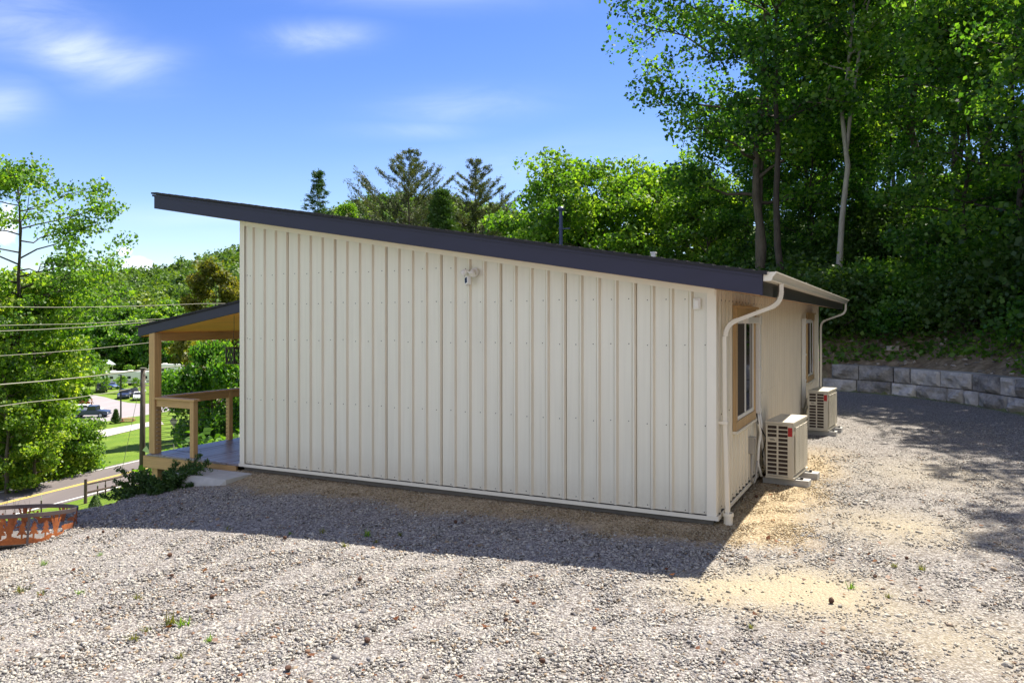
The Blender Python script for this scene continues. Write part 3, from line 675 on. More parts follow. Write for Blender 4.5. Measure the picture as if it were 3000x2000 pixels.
def roof_parts():
    XL, XR, YF, YB = -(HW + 1.536), .58, -.38, HD + .45
    def zs(x): return zt(x) + .035
    b = MB(); b.prism([(XL + .03, zs(XL + .03)), (XR - .03, zs(XR - .03)), (XR - .03, zs(XR - .03) + .02), (XL + .03, zs(XL + .03) + .02)], 'y', YF + .035, YB - .04); b.build('soffit', M['soffit'], house)
    b = MB(); b.prism([(XL, zs(XL)), (XR, zs(XR)), (XR, zs(XR) + .225), (XL, zs(XL) + .225)], 'y', YF, YF + .034); b.build('gable_fascia', M['fascia'], house, bevel=.004)
    b = MB(); b.box(XR - .03, XR + .002, YF + .036, YB - .036, zs(XR) + .002, zs(XR) + .218); b.build('eave_fascia', M['fascia_brown'], house)
    b = MB(); b.box(XL - .002, XL + .03, YF + .036, YB - .036, zs(XL) + .002, zs(XL) + .22); b.build('high_fascia', M['fascia'], house)
    b = MB(); b.prism([(XL, zs(XL)), (XR, zs(XR)), (XR, zs(XR) + .225), (XL, zs(XL) + .225)], 'y', YB - .034, YB); b.build('rear_fascia', M['fascia'], house)
    # shingle courses: low steps across the slope with a slightly ragged rake edge
    b = MB(); rng = random.Random(7); x0 = XL - .03; cw = .143; n = int((XR + .045 - x0) / cw) + 1
    for i in range(n):
        xa = x0 + i * cw; xb = min(xa + cw, XR + .045); yj = YF - .030 - rng.uniform(0, .014); lift = rng.uniform(0, .004)
        za, zb = zs(xa) + .228, zs(xb) + .228
        b.prism([(xa, za), (xb, zb), (xb, zb + .040 + lift), (xa, za + .026 + lift)], 'y', yj, YB + .03)
    r = b.build('roof', M['shingle'], house)
    b = MB(); b.prism([(XL - .032, zs(XL) + .195), (XR, zs(XR) + .195), (XR, zs(XR) + .229), (XL - .032, zs(XL) + .229)], 'y', YF - .012, YF - .003); b.build('drip_edge', M['fascia'], r)
    # vents on the roof
    zr = lambda x: zs(x) + .26
    b = MB(); b.tube([(-4.05, 5.0, zr(-4.05) - .03), (-4.05, 5.0, zr(-4.05) + .90)], .034, 14); b.lathe([(.036, 0), (.064, .02), (.064, .06), (.036, .085)], 14, (-4.05, 5.0, zr(-4.05) + .86))
    b.lathe([(.041, 0), (.041, .03)], 14, (-4.05, 5.0, zr(-4.05) + .50)); b.box(-4.05, -3.86, 4.99, 5.01, zr(-4.05) + .50, zr(-4.05) + .52); b.build('flue_pipe', M['pipe'], r, smooth=False)
    b = MB(); b.box(-1.785, -1.715, 3.465, 3.535, zr(-1.8) - .03, zr(-1.8) + .19); b.box(-1.795, -1.705, 3.455, 3.545, zr(-1.8) + .19, zr(-1.8) + .215); b.build('roof_vent', M['whiteplastic'], r)
    # gutter
    b = MB(); gz0 = 2.685
    out = [(.584, gz0 + .098), (.584, gz0), (.655, gz0), (.675, gz0 + .012), (.682, gz0 + .04), (.705, gz0 + .068), (.722, gz0 + .085), (.722, gz0 + .10), (.706, gz0 + .10), (.706, gz0 + .09), (.690, gz0 + .07), (.668, gz0 + .042), (.660, gz0 + .016), (.645, gz0 + .008), (.592, gz0 + .008), (.592, gz0 + .098)]
    b.prism(out, 'y', -.36, HD + .55)
    b.prism([(.586, gz0 + .002), (.655, gz0 + .002), (.675, gz0 + .014), (.682, gz0 + .042), (.72, gz0 + .086), (.72, gz0 + .097), (.586, gz0 + .097)], 'y', -.366, -.361)
    b.prism([(.586, gz0 + .002), (.655, gz0 + .002), (.675, gz0 + .014), (.682, gz0 + .042), (.72, gz0 + .086), (.72, gz0 + .097), (.586, gz0 + .097)], 'y', HD + .551, HD + .556)
    gt = b.build('gutter', M['gutter'], house)
    for yy in (2.6, 4.8, 7.0, 9.2, 11.6):
        b = MB(); b.box(.583, .7235, yy, yy + .012, gz0 + .1005, gz0 + .106); b.box(.7225, .7245, yy, yy + .012, gz0 + .084, gz0 + .106)
        b.build('gutter_hanger', M['gutter'], gt)
roof_parts()
def ribbed_elbow(b, pts, w, d, side):
    b.rtube(pts, w, d, side)
    for i in range(len(pts) - 1):
        a, c = Vector(pts[i]), Vector(pts[i + 1])
        for t in (.0, .33, .66):
            p = a.lerp(c, t); q = a.lerp(c, t + .14); b.rtube([p, q], w + .008, d + .008, side)
def arc(p0, p1, p2, n=6):
    p0, p1, p2 = Vector(p0), Vector(p1), Vector(p2); return [p0.lerp(p1, t).lerp(p1.lerp(p2, t), t) for t in np.linspace(0, 1, n)]
def downspouts():
    side = (-.35, 1, 0)
    A, B_, C, D = (.655, .48, 2.69), (.655, .48, 2.42), (.075, .15, 2.22), (.075, .15, 2.02)
    e1 = arc((.655, .48, 2.60), (.655, .48, 2.46), (.54, .415, 2.41)); e2 = arc((.20, .22, 2.265), (.085, .155, 2.225), (.078, .15, 2.08))
    b = MB(); b.rtube([A, (.655, .48, 2.60)], .064, .048, side); ribbed_elbow(b, e1, .064, .048, side); b.rtube([e1[-1], e2[0]], .060, .045, side)
    ribbed_elbow(b, e2, .064, .048, side); b.rtube([e2[-1], (.082, .15, 1.2), (.115, .13, .02)], .060, .045, (0, 1, 0))
    dn = b.build('downspout', M['gutter'], house)
    b = MB(); b.box(.017, .115, .098, .110, 1.06, 1.09); b.box(.105, .116, .10, .20, 1.06, 1.09); b.build('strap', M['gutter'], dn)
    b = MB(); b.lathe([(.052, -.14), (.052, .0), (.062, .0), (.062, .035), (.05, .035), (.048, -.02), (.048, -.14)], 20, (.118, .13, .0)); b.build('drain_collar', M['gutter'], dn, smooth=False)
    yb = HD + .30
    b = MB(); e1 = arc((.655, yb, 2.60), (.655, yb, 2.44), (.54, yb - .02, 2.40)); e2 = arc((.20, HD - .02, 2.26), (.09, HD - .03, 2.22), (.085, HD - .03, 2.08))
    b.rtube([(.655, yb, 2.69), e1[0]], .064, .048, (0, 1, 0)); b.rtube(e1, .064, .048, (0, 1, 0)); b.rtube([e1[-1], e2[0]], .060, .045, (0, 1, 0)); b.rtube(e2, .064, .048, (0, 1, 0)); b.rtube([e2[-1], (.085, HD - .03, -.06)], .060, .045, (0, 1, 0))
    b.build('downspout', M['gutter'], house)
downspouts()
def window(y0, y1, z0, z1):
    b = MB(); cw = .10
    b.box(.004, .060, y0, y1, z1 - .15, z1); b.box(.004, .056, y0, y1, z0, z0 + .12); b.box(.004, .052, y0, y0 + cw, z0 + .12, z1 - .15); b.box(.004, .052, y1 - cw, y1, z0 + .12, z1 - .15)
    b.box(.004, .092, y0 - .03, y1 + .03, z1 + .001, z1 + .03)
    w = b.build('window', M['winwood'], house, bevel=.004)
    a, c, d, e = y0 + cw, y1 - cw, z0 + .12, z1 - .15; m_ = (a + c) / 2
    b = MB()
    for (p, q, r, s) in ((a, c, d, d + .05), (a, c, e - .05, e), (a, a + .05, d + .05, e - .05), (c - .05, c, d + .05, e - .05), (m_ - .03, m_ + .03, d + .05, e - .05)): b.box(.004, .040, p + .0005, q - .0005, r, s)
    b.build('sash', M['vinyl'], w, bevel=.003)
    b = MB(); b.box(.026, .028, a + .05, m_ - .03, d + .05, e - .05); b.build('screen', M['screen'], w)
    b = MB(); b.box(.026, .028, m_ + .03, c - .05, d + .05, e - .05); b.build('pane', M['glass'], w)
    b = MB(); b.box(.0, .070, y0 - .02, y1 + .02, z0 - .035, z0 - .001); b.build('sill', M['trim'], w, bevel=.003)
window(W1[0], W1[1], .86, 2.42); window(W2[0], W2[1], .86, 2.40)
def line_covers():
    b = MB(); b.box(.022, .105, 1.55, 2.60, 2.22, 2.31); b.box(.022, .112, 2.50, 2.63, 2.20, 2.33); b.box(.022, .100, 2.515, 2.615, .93, 2.20); b.box(.022, .110, 2.505, 2.625, 1.55, 1.60); b.box(.022, .110, 2.505, 2.625, .93, .99)
    b.build('pipe_cover', M['vinyl'], house, bevel=.006)
    b = MB(); b.box(.022, .105, 8.60, 9.75, 2.20, 2.28); b.box(.022, .112, 8.52, 8.66, 2.18, 2.30); b.box(.022, .100, 8.54, 8.64, .40, 2.18); b.box(.022, .110, 8.53, 8.65, 1.5, 1.55); b.box(.022, .110, 8.53, 8.65, .95, 1.0); b.build('pipe_cover', M['vinyl'], house, bevel=.006)
    b = MB(); b.tube([(.06, 2.55, .95), (.08, 2.58, .75), (.10, 2.72, .50), (.12, 2.78, .25), (.14, 2.85, .08), (.22, 2.95, .05)], .019, 8); b.tube([(.08, 2.59, .95), (.10, 2.68, .72), (.07, 2.62, .45), (.06, 2.60, .2), (.10, 2.66, .0)], .019, 8)
    b.build('insulated_pipe', M['vinyl'], house, smooth=True)
    b = MB(); b.tube([(.05, 2.53, .95), (.07, 2.56, .78), (.15, 2.76, .55), (.10, 2.72, .30), (.12, 2.9, .16)], .010, 6); b.build('black_cable', M['black'], house, smooth=True)
    b = MB(); b.tube([(.06, 8.59, .40), (.10, 8.50, .30), (.12, 8.35, .35), (.18, 8.25, .5), (.2, 8.3, .3)], .019, 8); b.tube([(.08, 8.55, .42), (.14, 8.42, .62), (.12, 8.38, .2), (.15, 8.4, .0)], .012, 8); b.build('insulated_pipe', M['vinyl'], house, smooth=True)
    b = MB(); b.box(.022, .10, 2.02, 2.14, .42, .64); b.box(.022, .108, 2.01, 2.15, .625, .65); b.box(.10, .106, 2.035, 2.125, .44, .61)
    bx = b.build('disconnect_box', M['greybox'], house, bevel=.004)
    b = MB(); b.tube([(.055, 2.08, .42), (.055, 2.08, .10), (.06, 2.11, .02), (.07, 2.18, -.01), (.08, 2.26, .02), (.085, 2.30, .10), (.09, 2.33, .28)], .014, 8); b.build('conduit', M['greybox'], bx, smooth=True)
line_covers()
# porch on the high side
def build_porch():
    P = bpy.data.objects.new('porch', None); COL.objects.link(P); P.parent = house; P['label'] = 'timber porch with dark shed roof and cable railing'
    X = lambda p: -HW - p
    PL = HD; PO = 2.25
    b = MB(); rng = random.Random(2); w = .134; n = int(PO / (w + .009))
    for i in range(n): x = X(.015 + i * (w + .009)); b.box(x - w, x, -.03 - rng.uniform(0, .006), PL, -.036, rng.uniform(-.006, .0))
    b.build('deck', M['deck'], P, bevel=.003)
    b = MB(); b.box(X(PO) + .02, X(.10), -.022, .018, -.24, -.040); b.box(X(PO) - .012, X(PO) + .018, -.02, PL, -.24, -.040); b.build('rim_joist', M['railx'], P, bevel=.004)
    for y in (.02, 3.0, 6.1, 9.2): b = MB(); b.box(X(2.12), X(1.98), y + .02, y + .16, -3.2, -.245); b.build('pier', M['post'], P)
    for y in (.0, 3.05, 6.1, 9.2, 12.1):
        b = MB(); b.box(X(2.14), X(2.0), y, y + .14, .001, 2.13); b.build('post', M['post'], P, bevel=.006)
    b = MB(); b.box(X(2.135), X(2.005), .142, PL, 1.905, 2.05); b.build('header_beam', M['raily'], P, bevel=.005)
    zc = lambda p: 2.395 - .173 * p
    b = MB(); b.prism([(X(2.40), zc(2.40)), (X(.0), zc(0)), (X(0), zc(0) + .016), (X(2.40), zc(2.40) + .016)], 'y', .045, PL); b.build('ceiling', M['ceil'], P)
    b = MB(); b.prism([(X(2.407), zc(2.407) + .004), (X(.012), zc(.012) + .004), (X(.012), zc(.012) + .16), (X(2.407), zc(2.407) + .16)], 'y', -.006, .04); b.build('rake_fascia', M['fascia'], P, bevel=.003)
    b = MB(); b.box(X(2.42), X(2.39), .042, PL, zc(2.41) - .01, zc(2.41) + .155); b.build('eave_board', M['fascia'], P)
    b = MB(); nC = 17; rng = random.Random(9)
    for i in range(nC):
        a, c = 2.45 - i * .145, max(2.45 - (i + 1) * .145, .012); b.prism([(X(a), zc(a) + .162), (X(c), zc(c) + .162), (X(c), zc(c) + .188), (X(a), zc(a) + .198)], 'y', -.028 - rng.uniform(0, .012), PL)
    b.build('porch_roof', M['shingle'], P)
    # railing
    b = MB(); b.box(X(1.165), X(1.075), .005, .095, .001, .925); b.build('newel_post', M['post'], P, bevel=.005)
    b = MB(); b.box(X(2.0) + .001, X(1.04), -.018, .118, .927, .962); b.box(X(2.0) + .001, X(1.167), .030, .068, .80, .925); b.build('short_rail', M['railx'], P, bevel=.004)
    for k, y in enumerate((1.66, 4.6, 7.7, 10.7)):
        b = MB(); b.box(X(2.115), X(2.025), y, y + .09, .001, .925); b.build('newel_post', M['post'], P, bevel=.005)
    b = MB(); b.box(X(2.14), X(2.0), .143, PL, .927, .962); b.box(X(2.09), X(2.05), .143, PL, .80, .925); b.build('long_rail', M['raily'], P, bevel=.004)
    for i in range(10):
        z = .09 + i * .072
        b = MB(); b.tube([(X(2.0), .05, z), (X(1.165), .05, z - .003)], .0035, 6); b.tube([(X(2.07), .14, z), (X(2.07), 1.66, z - .004), (X(2.07), 4.6, z)], .0035, 6); b.build('cable', M['black'], P)
        b = MB(); b.box(X(2.0) + .0005, X(2.0) + .010, .035, .065, z - .004, z + .004); b.build('cable_fitting', M['whiteplastic'], P)
build_porch()

# ------------------------------------------------------------------ things by the house
def heat_pump(loc_x, loc_y, rz, label, z0=-.005):
    D, L, Hh = .37, 1.0, .815          # depth towards the yard, length along the wall, height
    t = thing('heat_pump_unit', label, 'heat pump', HL(loc_x, loc_y, z0), HRZ + rz, 'outdoor heat pump units along the side wall')
    b = MB(); b.box(0, D, .012, L, .03, Hh - .03)
    b.prism([(0.0, .03), (D, .03), (D + .012, .06), (D + .012, Hh - .05), (D, Hh - .03), (0, Hh - .03)], 'y', .011, .03)
    b.build('casing', M['accase'], t, bevel=.008)
    b = MB(); b.box(-.012, D + .014, -.004, L + .012, Hh - .03, Hh); b.box(.02, D * .42, .05, .42, Hh, Hh + .006); b.build('lid', M['accase'], t, bevel=.010)
    # louvred end panel: frame bars over a dark coil
    b = MB(); b.box(.02, D - .06, .006, .0118, .06, Hh - .06); b.build('coil', M['acslot'], t)
    b = MB(); z0_, z1_ = .05, Hh - .05; n = 12; st = (z1_ - z0_) / n
    b.box(.004, .024, -.008, .0058, .03, Hh - .031); b.box(D - .064, D, -.008, .0058, .03, Hh - .031); xm = (.024 + D - .064) / 2; b.box(xm - .011, xm + .011, -.0082, .0058, z0_, z1_)
    for i in range(n + 1):
        z = z0_ + i * st; b.box(.024, D - .064, -.0065, .0058, z - .0075, z + .0075)
    b.box(.024, xm - .015, -.007, .0058, z0_ + 8 * st, z0_ + 9 * st); b.build('end_grille', M['accase'], t)
    b = MB(); b.box(.06, xm - .03, -.0085, -.0072, z0_ + 8.35 * st, z0_ + 8.5 * st); b.box(.05, xm - .05, -.0085, -.0072, z0_ + 8.6 * st, z0_ + 8.72 * st); b.build('badge', M['screen'], t)
    b = MB(); b.box(D - .060, D + .001, -.0098, -.0082, Hh - .20, Hh - .075); b.build('red_label', M['red'], t)
    # fan grille on the long face
    b = MB()
    for i in range(27):
        z = .08 + i * .0245; b.box(D + .0125, D + .026, .10, L - .08, z, z + .010)
    for y in (.10, .36, .62, L - .085): b.box(D + .012, D + .028, y, y + .012, .07, .74)
    b.build('fan_grille', M['accase'], t)
    b = MB(); b.box(-.005, D + .02, .004, L + .004, .0, .03); b.build('base_pan', M['accase'], t, bevel=.004)
    for y in (.16, L - .2): b = MB(); b.prism([(-.03, -.014), (D + .11, -.014), (D + .11, .02), (D + .075, .02), (D + .075, -.001), (-.03, -.001)], 'y', y, y + .05); b.build('mounting_foot', M['black'], t)
    return t
heat_pump(.165, 2.63, R_(-5), 'beige heat pump nearest the house corner with a sunlit white lid and red sticker')
heat_pump(.20, 8.05, R_(-6), 'beige heat pump farther along the side wall below the second window, in full shade')
def pad_block(x, y, label):
    t = MB(); t.box(-.32, .32, -.10, .10, 0, .118)
    o = t.build('pad_block', M['concrete'], None, bevel=.008); o.location = HL(x, y, -.137); o.rotation_euler = (0, 0, HRZ + R_(-5))
    tag(o, label, 'concrete block', 'concrete blocks under the heat pumps')
pad_block(.43, 2.82, 'flat grey concrete block with leaves under the near end of the sunlit heat pump')
pad_block(.49, 3.45, 'flat grey concrete block under the far end of the sunlit heat pump')
pad_block(.42, 8.24, 'shaded concrete block under the near end of the farther heat pump')
pad_block(.48, 8.88, 'shaded concrete block under the far end of the farther heat pump')

def floodlight():
    t = thing('security_light', 'white twin head security light with camera high on the gable wall', 'security light', HL(-3.16, -.024, 2.90), HRZ)
    RX = Matrix.Rotation(R_(90), 4, 'X')
    b = MB(); b.lathe([(.062, 0), (.062, .012), (.054, .024), (.028, .032)], 24, M=RX); b.build('mounting_plate', M['whiteplastic'], t)
    b = MB(); b.tube([(0, -.03, 0), (-.02, -.065, -.005), (-.05, -.075, .0), (-.085, -.085, .02)], [.02, .018, .013, .011], 10); b.tube([(-.02, -.06, -.01), (-.04, -.08, -.05)], .016, 10); b.build('arm', M['whiteplastic'], t, smooth=True)
    def head(c, d):
        q = Vector(d).to_track_quat('Z', 'Y').to_matrix().to_4x4(); Mx = Matrix.Translation(c) @ q
        b = MB(); b.lathe([(.012, -.055), (.030, -.045), (.040, -.01), (.046, .03), (.043, .034), (.038, .026)], 20, M=Mx); h = b.build('lamp_head', M['whiteplastic'], t)
        b = MB(); b.lathe([(.037, .020), (.037, .025), (.020, .029)], 20, M=Mx); b.build('lamp_lens', M['vinyl'], h)
    head((-.115, -.095, -.008), (-.55, -.35, -.75)); head((.015, -.085, -.012), (.10, -.55, -.80))
    Mx = Matrix.Translation((-.055, -.095, -.112)) @ Matrix.Rotation(R_(-14), 4, 'Y') @ Matrix.Rotation(R_(-18), 4, 'X') @ Matrix.Rotation(R_(-22), 4, 'Z')
    b = MB(); b.box(-.036, .036, -.028, .035, -.062, .055, M=Mx); c = b.build('camera_body', M['whiteplastic'], t, bevel=.010)
    b = MB(); b.box(-.022, .022, -.0315, -.0283, -.040, .036, M=Mx); b.build('camera_face', M['lens'], c)
floodlight()
def sensor():
    t = thing('outlet_cover', 'small white weatherproof box on the gable wall near the right corner', 'outlet box', HL(-.205, -.0235, 2.455), HRZ)
    b = MB(); b.box(-.043, .043, -.022, 0, -.066, .066); b.build('box', M['whiteplastic'], t, bevel=.010)
    b = MB(); b.prism([(-.032, -.05), (.030, -.055), (.026, .045), (-.028, .05)], 'y', -.036, -.0225); b.build('cover', M['vinyl'], t, bevel=.006)
sensor()
def lantern():
    t = thing('hanging_lantern', 'dark bronze lantern with rippled sides hanging from a hook under the porch roof', 'lantern', HL(-HW - .33, .16, 1.70), HRZ)
    RX = Matrix.Identity(4); w = .088
    b = MB()
    for s in (-1, 1):
        for q in (-1, 1): b.box(s * w - .008, s * w + .008, q * w - .008, q * w + .008, -.125, .115)
    b.box(-w - .012, w + .012, -w - .012, w + .012, .112, .132); b.box(-w - .012, w + .012, -w - .012, w + .012, -.140, -.122); b.build('cage', M['bronze'], t, bevel=.006)
    rng = random.Random(6); b = MB()
    for face in range(4):
        for i in range(6):
            x = -w + .018 + i * (2 * w - .036) / 5; pts = [(x + .007 * math.sin(k * 1.4 + i * 2.1 + face), -w, -.12 + k * .0293) for k in range(9)]
            b.tube([Matrix.Rotation(face * math.pi / 2, 4, 'Z') @ Vector(p) for p in pts], .0042 + rng.uniform(0, .003), 5)
    b.build('rippled_panel', M['bronze'], t)
    b = MB(); b.tube([(0, 0, .13), (.008, 0, .17), (-.012, 0, .24), (-.012, 0, .34), (0, 0, .42), (0, 0, .66)], .004, 6); b.build('hook', M['bronze'], t)
lantern()
def fire_ring():
    c = (-6.3, 9.85); R, Hh, th = .655, .315, .006; N, K = 400, 34
    zc = gz(*c); t = thing('fire_ring', 'round rusty steel fire ring with wildlife and tree cutouts at the gravel edge', 'fire ring', (c[0], c[1], zc + .01), 0)
    tx = (gz(c[0] + .5, c[1]) - gz(c[0] - .5, c[1])); ty = (gz(c[0], c[1] + .5) - gz(c[0], c[1] - .5))
    t.rotation_euler = (R_(-7.0), R_(-3.0), R_(-20))
    def inside(poly, x, y):
        r = False; n = len(poly); j = n - 1
        for i in range(n):
            if (poly[i][1] > y) != (poly[j][1] > y) and x < (poly[j][0] - poly[i][0]) * (y - poly[i][1]) / (poly[j][1] - poly[i][1]) + poly[i][0]: r = not r
            j = i
        return r
    deer = [(.10, .0), (.16, .0), (.18, .22), (.40, .24), (.62, .22), (.64, 0), (.70, 0), (.74, .30), (.78, .46), (.86, .56), (.95, .58), (.96, .66), (.86, .72), (.88, .86), (.96, .98), (.90, .98), (.83, .82), (.80, .98), (.74, .98), (.77, .76), (.70, .56), (.40, .54), (.20, .54), (.08, .50), (.06, .40), (.12, .30)]
    bear = [(.06, .0), (.18, .0), (.22, .20), (.52, .18), (.56, 0), (.68, 0), (.70, .24), (.80, .30), (.92, .30), (.96, .40), (.86, .52), (.80, .60), (.68, .60), (.40, .66), (.18, .60), (.08, .44)]
    tree = [(.42, 0), (.58, 0), (.57, .22), (.92, .20), (.66, .48), (.82, .48), (.60, .74), (.70, .74), (.5, 1.0), (.30, .74), (.40, .74), (.18, .48), (.34, .48), (.08, .20), (.43, .22)]
    hills = lambda x, ph: .12 + .05 * math.sin(x * 7 + ph) + .04 * math.sin(x * 15 + 2 * ph)
    solid = np.zeros((N, K), bool); nP = 8
    for i in range(N):
        a = i / N * nP; pnl = int(a); x = a - pnl
        for k in range(K):
            z = (k + .5) / K; s = False
            if x < .05 or x > .95: s = True
            elif abs(x - .05 - (z - .5) * .16) < .022 or abs(x - .95 + (z - .5) * .16) < .022: s = True
            if z < .10 + hills(x, pnl) or z > .97: s = True
            yy = (z - .20) / .66; xx = (x - .12) / .76
            if 0 < yy < 1:
                shp = (deer, bear, deer, tree)[pnl % 4]
                if pnl % 2: xx = 1 - xx
                if pnl % 4 == 3:
                    for o in (0., .34, .66):
                        if inside(tree, (xx - o) / .34, yy): s = True
                elif inside(shp, xx, yy): s = True
                if pnl % 4 in (0, 2) and inside(tree, (xx - .72) / .4, yy * .9) and pnl > 3: s = True
            solid[i, k] = s
    b = MB(); vid = {}
    def v(i, k, o):
        key = (i % N, k, o)
        if key not in vid:
            a = 2 * math.pi * (i % N) / N; r = R + (th if o else 0); vid[key] = len(b.v); b.v.append((r * math.cos(a), r * math.sin(a), Hh * k / K))
        return vid[key]
    for i in range(N):
        for k in range(K):
            if not solid[i, k]: continue
            b.f.append((v(i, k, 1), v(i + 1, k, 1), v(i + 1, k + 1, 1), v(i, k + 1, 1))); b.f.append((v(i, k, 0), v(i, k + 1, 0), v(i + 1, k + 1, 0), v(i + 1, k, 0)))
            if not solid[(i + 1) % N, k]: b.f.append((v(i + 1, k, 1), v(i + 1, k, 0), v(i + 1, k + 1, 0), v(i + 1, k + 1, 1)))
            if not solid[i - 1, k]: b.f.append((v(i, k, 1), v(i, k + 1, 1), v(i, k + 1, 0), v(i, k, 0)))
            if k == 0 or not solid[i, k - 1]: b.f.append((v(i, k, 1), v(i, k, 0), v(i + 1, k, 0), v(i + 1, k, 1)))
            if k == K - 1 or not solid[i, k + 1]: b.f.append((v(i, k + 1, 1), v(i + 1, k + 1, 1), v(i + 1, k + 1, 0), v(i, k + 1, 0)))
    b.m = [0] * len(b.f); b.build('cutout_panel', M['rust'], t, recalc=False)
    b = MB(); n = 96; ri, ro = R - .006, R + .016; prof = [(ri, Hh - .004), (ro, Hh - .004), (ro, Hh + .042), (ri, Hh + .042)]
    for k in range(n):
        a = 2 * math.pi * k / n; b.v += [(r * math.cos(a), r * math.sin(a), z) for r, z in prof]
    for k in range(n):
        for j in range(4): b.f.append((k * 4 + j, ((k + 1) % n) * 4 + j, ((k + 1) % n) * 4 + (j + 1) % 4, k * 4 + (j + 1) % 4)); b.m.append(0)
    b.build('rim_band', M['ringband'], t)
    for a in (R_(-28), R_(92), R_(212)): b = MB(); b.box(R + .006, R + .022, -.012, .012, -.06, Hh + .01, M=Matrix.Rotation(a, 4, 'Z')); b.build('joint_bar', M['ringband'], t)
    b = MB(); rg = random.Random(1); b.lathe([(.60, -.03), (.5, .02), (.3, .05), (.1, .065)], 28); b.build('ash_bed', M['ash'], t, smooth=True)
fire_ring()
def step_block():
    rg = np.random.default_rng(8); b = rough_block(1.12, .55, .45, rg, .012)
    o = b.build('step_block', M['concrete'], None); o.location = HL(-8.10, -.72, -.53); o.rotation_euler = (0, 0, HRZ)
    tag(o, 'pale concrete block half buried in gravel below the porch edge', 'concrete block')
step_block()

# ------------------------------------------------------------------ fence, posts, poles and cables towards the road
def fence():
    a = px2ground(250, 1487); a = (at(250, 45), 45.0); z0 = gz(*a); t = thing('rail_fence', 'weathered brown two rail fence beside the road below the yard', 'fence', (a[0], a[1], z0))
    e = RT; ps = [np.array(a) + e * k * 3.6 for k in range(0, 4)]
    for p in ps:
        z = gz(*p) - z0; b = MB(); b.tube([(p[0] - a[0], p[1] - a[1], z - .4), (p[0] - a[0] + .02, p[1] - a[1], z + 1.42)], [.10, .085], 8); b.build('fence_post', M['fence'], t)
    for p, q in zip(ps[:-1], ps[1:]):
        for h in (.62, 1.10):
            b = MB(); b.tube([(p[0] - a[0], p[1] - a[1], gz(*p) - z0 + h), ((p[0] + q[0]) / 2 - a[0], (p[1] + q[1]) / 2 - a[1], (gz(*p) + gz(*q)) / 2 - z0 + h - .03), (q[0] - a[0], q[1] - a[1], gz(*q) - z0 + h)], .055, 7); b.build('fence_rail', M['fence'], t)
fence()
def marker(px, pyt, Yd, label, white=True):
    x = at(px, Yd); z = gz(x, Yd); top = CAMZ - (pyt - HORY) / FPX * Yd; h = max(top - z, .8)
    t = thing('marker_post', label, 'marker post', (x, Yd, z), 0, 'slim roadside marker posts')
    b = MB(); b.box(-.045, .045, -.02, .02, -.3, h * .72); b.build('post_body', M['fence'], t, bevel=.01)
    b = MB(); b.box(-.028, .028, -.012, .012, h * .72, h); b.build('reflector', M['whiteplastic'] if white else M['fence'], t, bevel=.01)
marker(121, 1450, 48, 'slim brown marker post with pale tip standing behind the fire ring')
marker(286, 1408, 50, 'slim marker post showing white between the fence rails')
marker(309, 1404, 47, 'slim dark marker post behind the fence, right of the white one', False)
PX, PY = at(419, 44), 44.0
def utility_pole():
    z = gz(PX, PY); top = CAMZ - (1078 - HORY) / FPX * PY
    t = thing('utility_pole', 'dark weathered wooden utility pole beside the porch post', 'utility pole', (PX, PY, z))
    b = MB(); b.tube([(-.05, 0, -.5), (-.03, 0, (top - z) * .5), (0, 0, top - z)], [.17, .15, .125], 12); b.build('pole', M['pole'], t, smooth=True)
    b = MB(); b.box(-.14, .14, -.14, .14, top - z - .02, top - z + .02); b.build('pole_cap', M['wire'], t)
    for k in range(3):
        b = MB(); b.lathe([(.03, 0), (.05, .02), (.05, .06), (.03, .09), (.045, .11), (.03, .14)], 10, (.17, -.08, top - z - .35 - .5 * k)); b.build('insulator', M['whiteplastic'], t)
    b = MB(); g0 = px2ground(404, 1400); b.tube([(-.1, 0, top - z - .6), (-1.2, -.6, .2)], .012, 5); b.build('guy_wire', M['wire'], t)
utility_pole()
def cable(label, pa, pb, sag, r, off=0.0, s0=-26, s1=85):
    """a power cable along the road: passes through two photo pixels in the vertical plane of the pole line"""
    def hit(px, py):
        k = (px - 1500) / FPX; bx, by = PX - .25 - off * .955, PY + off * .296          # solve bx + .296 s = k (by + .955 s)
        s = (k * by - bx) / (.296 - k * .955); Yd = by + .955 * s; return s, CAMZ - (py - HORY) / FPX * Yd, bx, by
    sa, za, bx, by = hit(*pa); sb, zb, _, _ = hit(*pb); pts = []
    for s in np.linspace(s0, s1, 40):
        z = za + (zb - za) * (s - sa) / (sb - sa) * (1 if s < sb else max(0.2, 1 - (s - sb) / 120)) - sag * .25 * max(0, 1 - ((s - sa) * 2 / (sb - sa) - 1) ** 2); pts.append((bx + .296 * s, by + .955 * s, z))
    b = MB(); b.tube(pts, r, 6); o = b.build('power_cable', M['wire'], None, smooth=True)
    tag(o, label, 'power cable', 'power cables along the road')
cable('highest thin power cable crossing the trees above the porch roof', (0, 899), (561, 890), .4, .019, 2.5)
cable('second power cable from the top, upper one of a close pair', (0, 952), (462, 934), .4, .016, 1.2)
cable('third power cable from the top, lower one of a close pair', (0, 969), (459, 939), .4, .019, .2)
cable('single thin power cable midway between the pair and the thick one', (0, 1041), (424, 1004), .35, .016, .6)
cable('thick pale power cable meeting the top of the utility pole', (0, 1126), (418, 1083), .3, .032)
cable('lowest sagging cable, crossing in front of the parking lot to the pole', (105, 1175), (411, 1132),   .5, .022, .0, s0=-12)

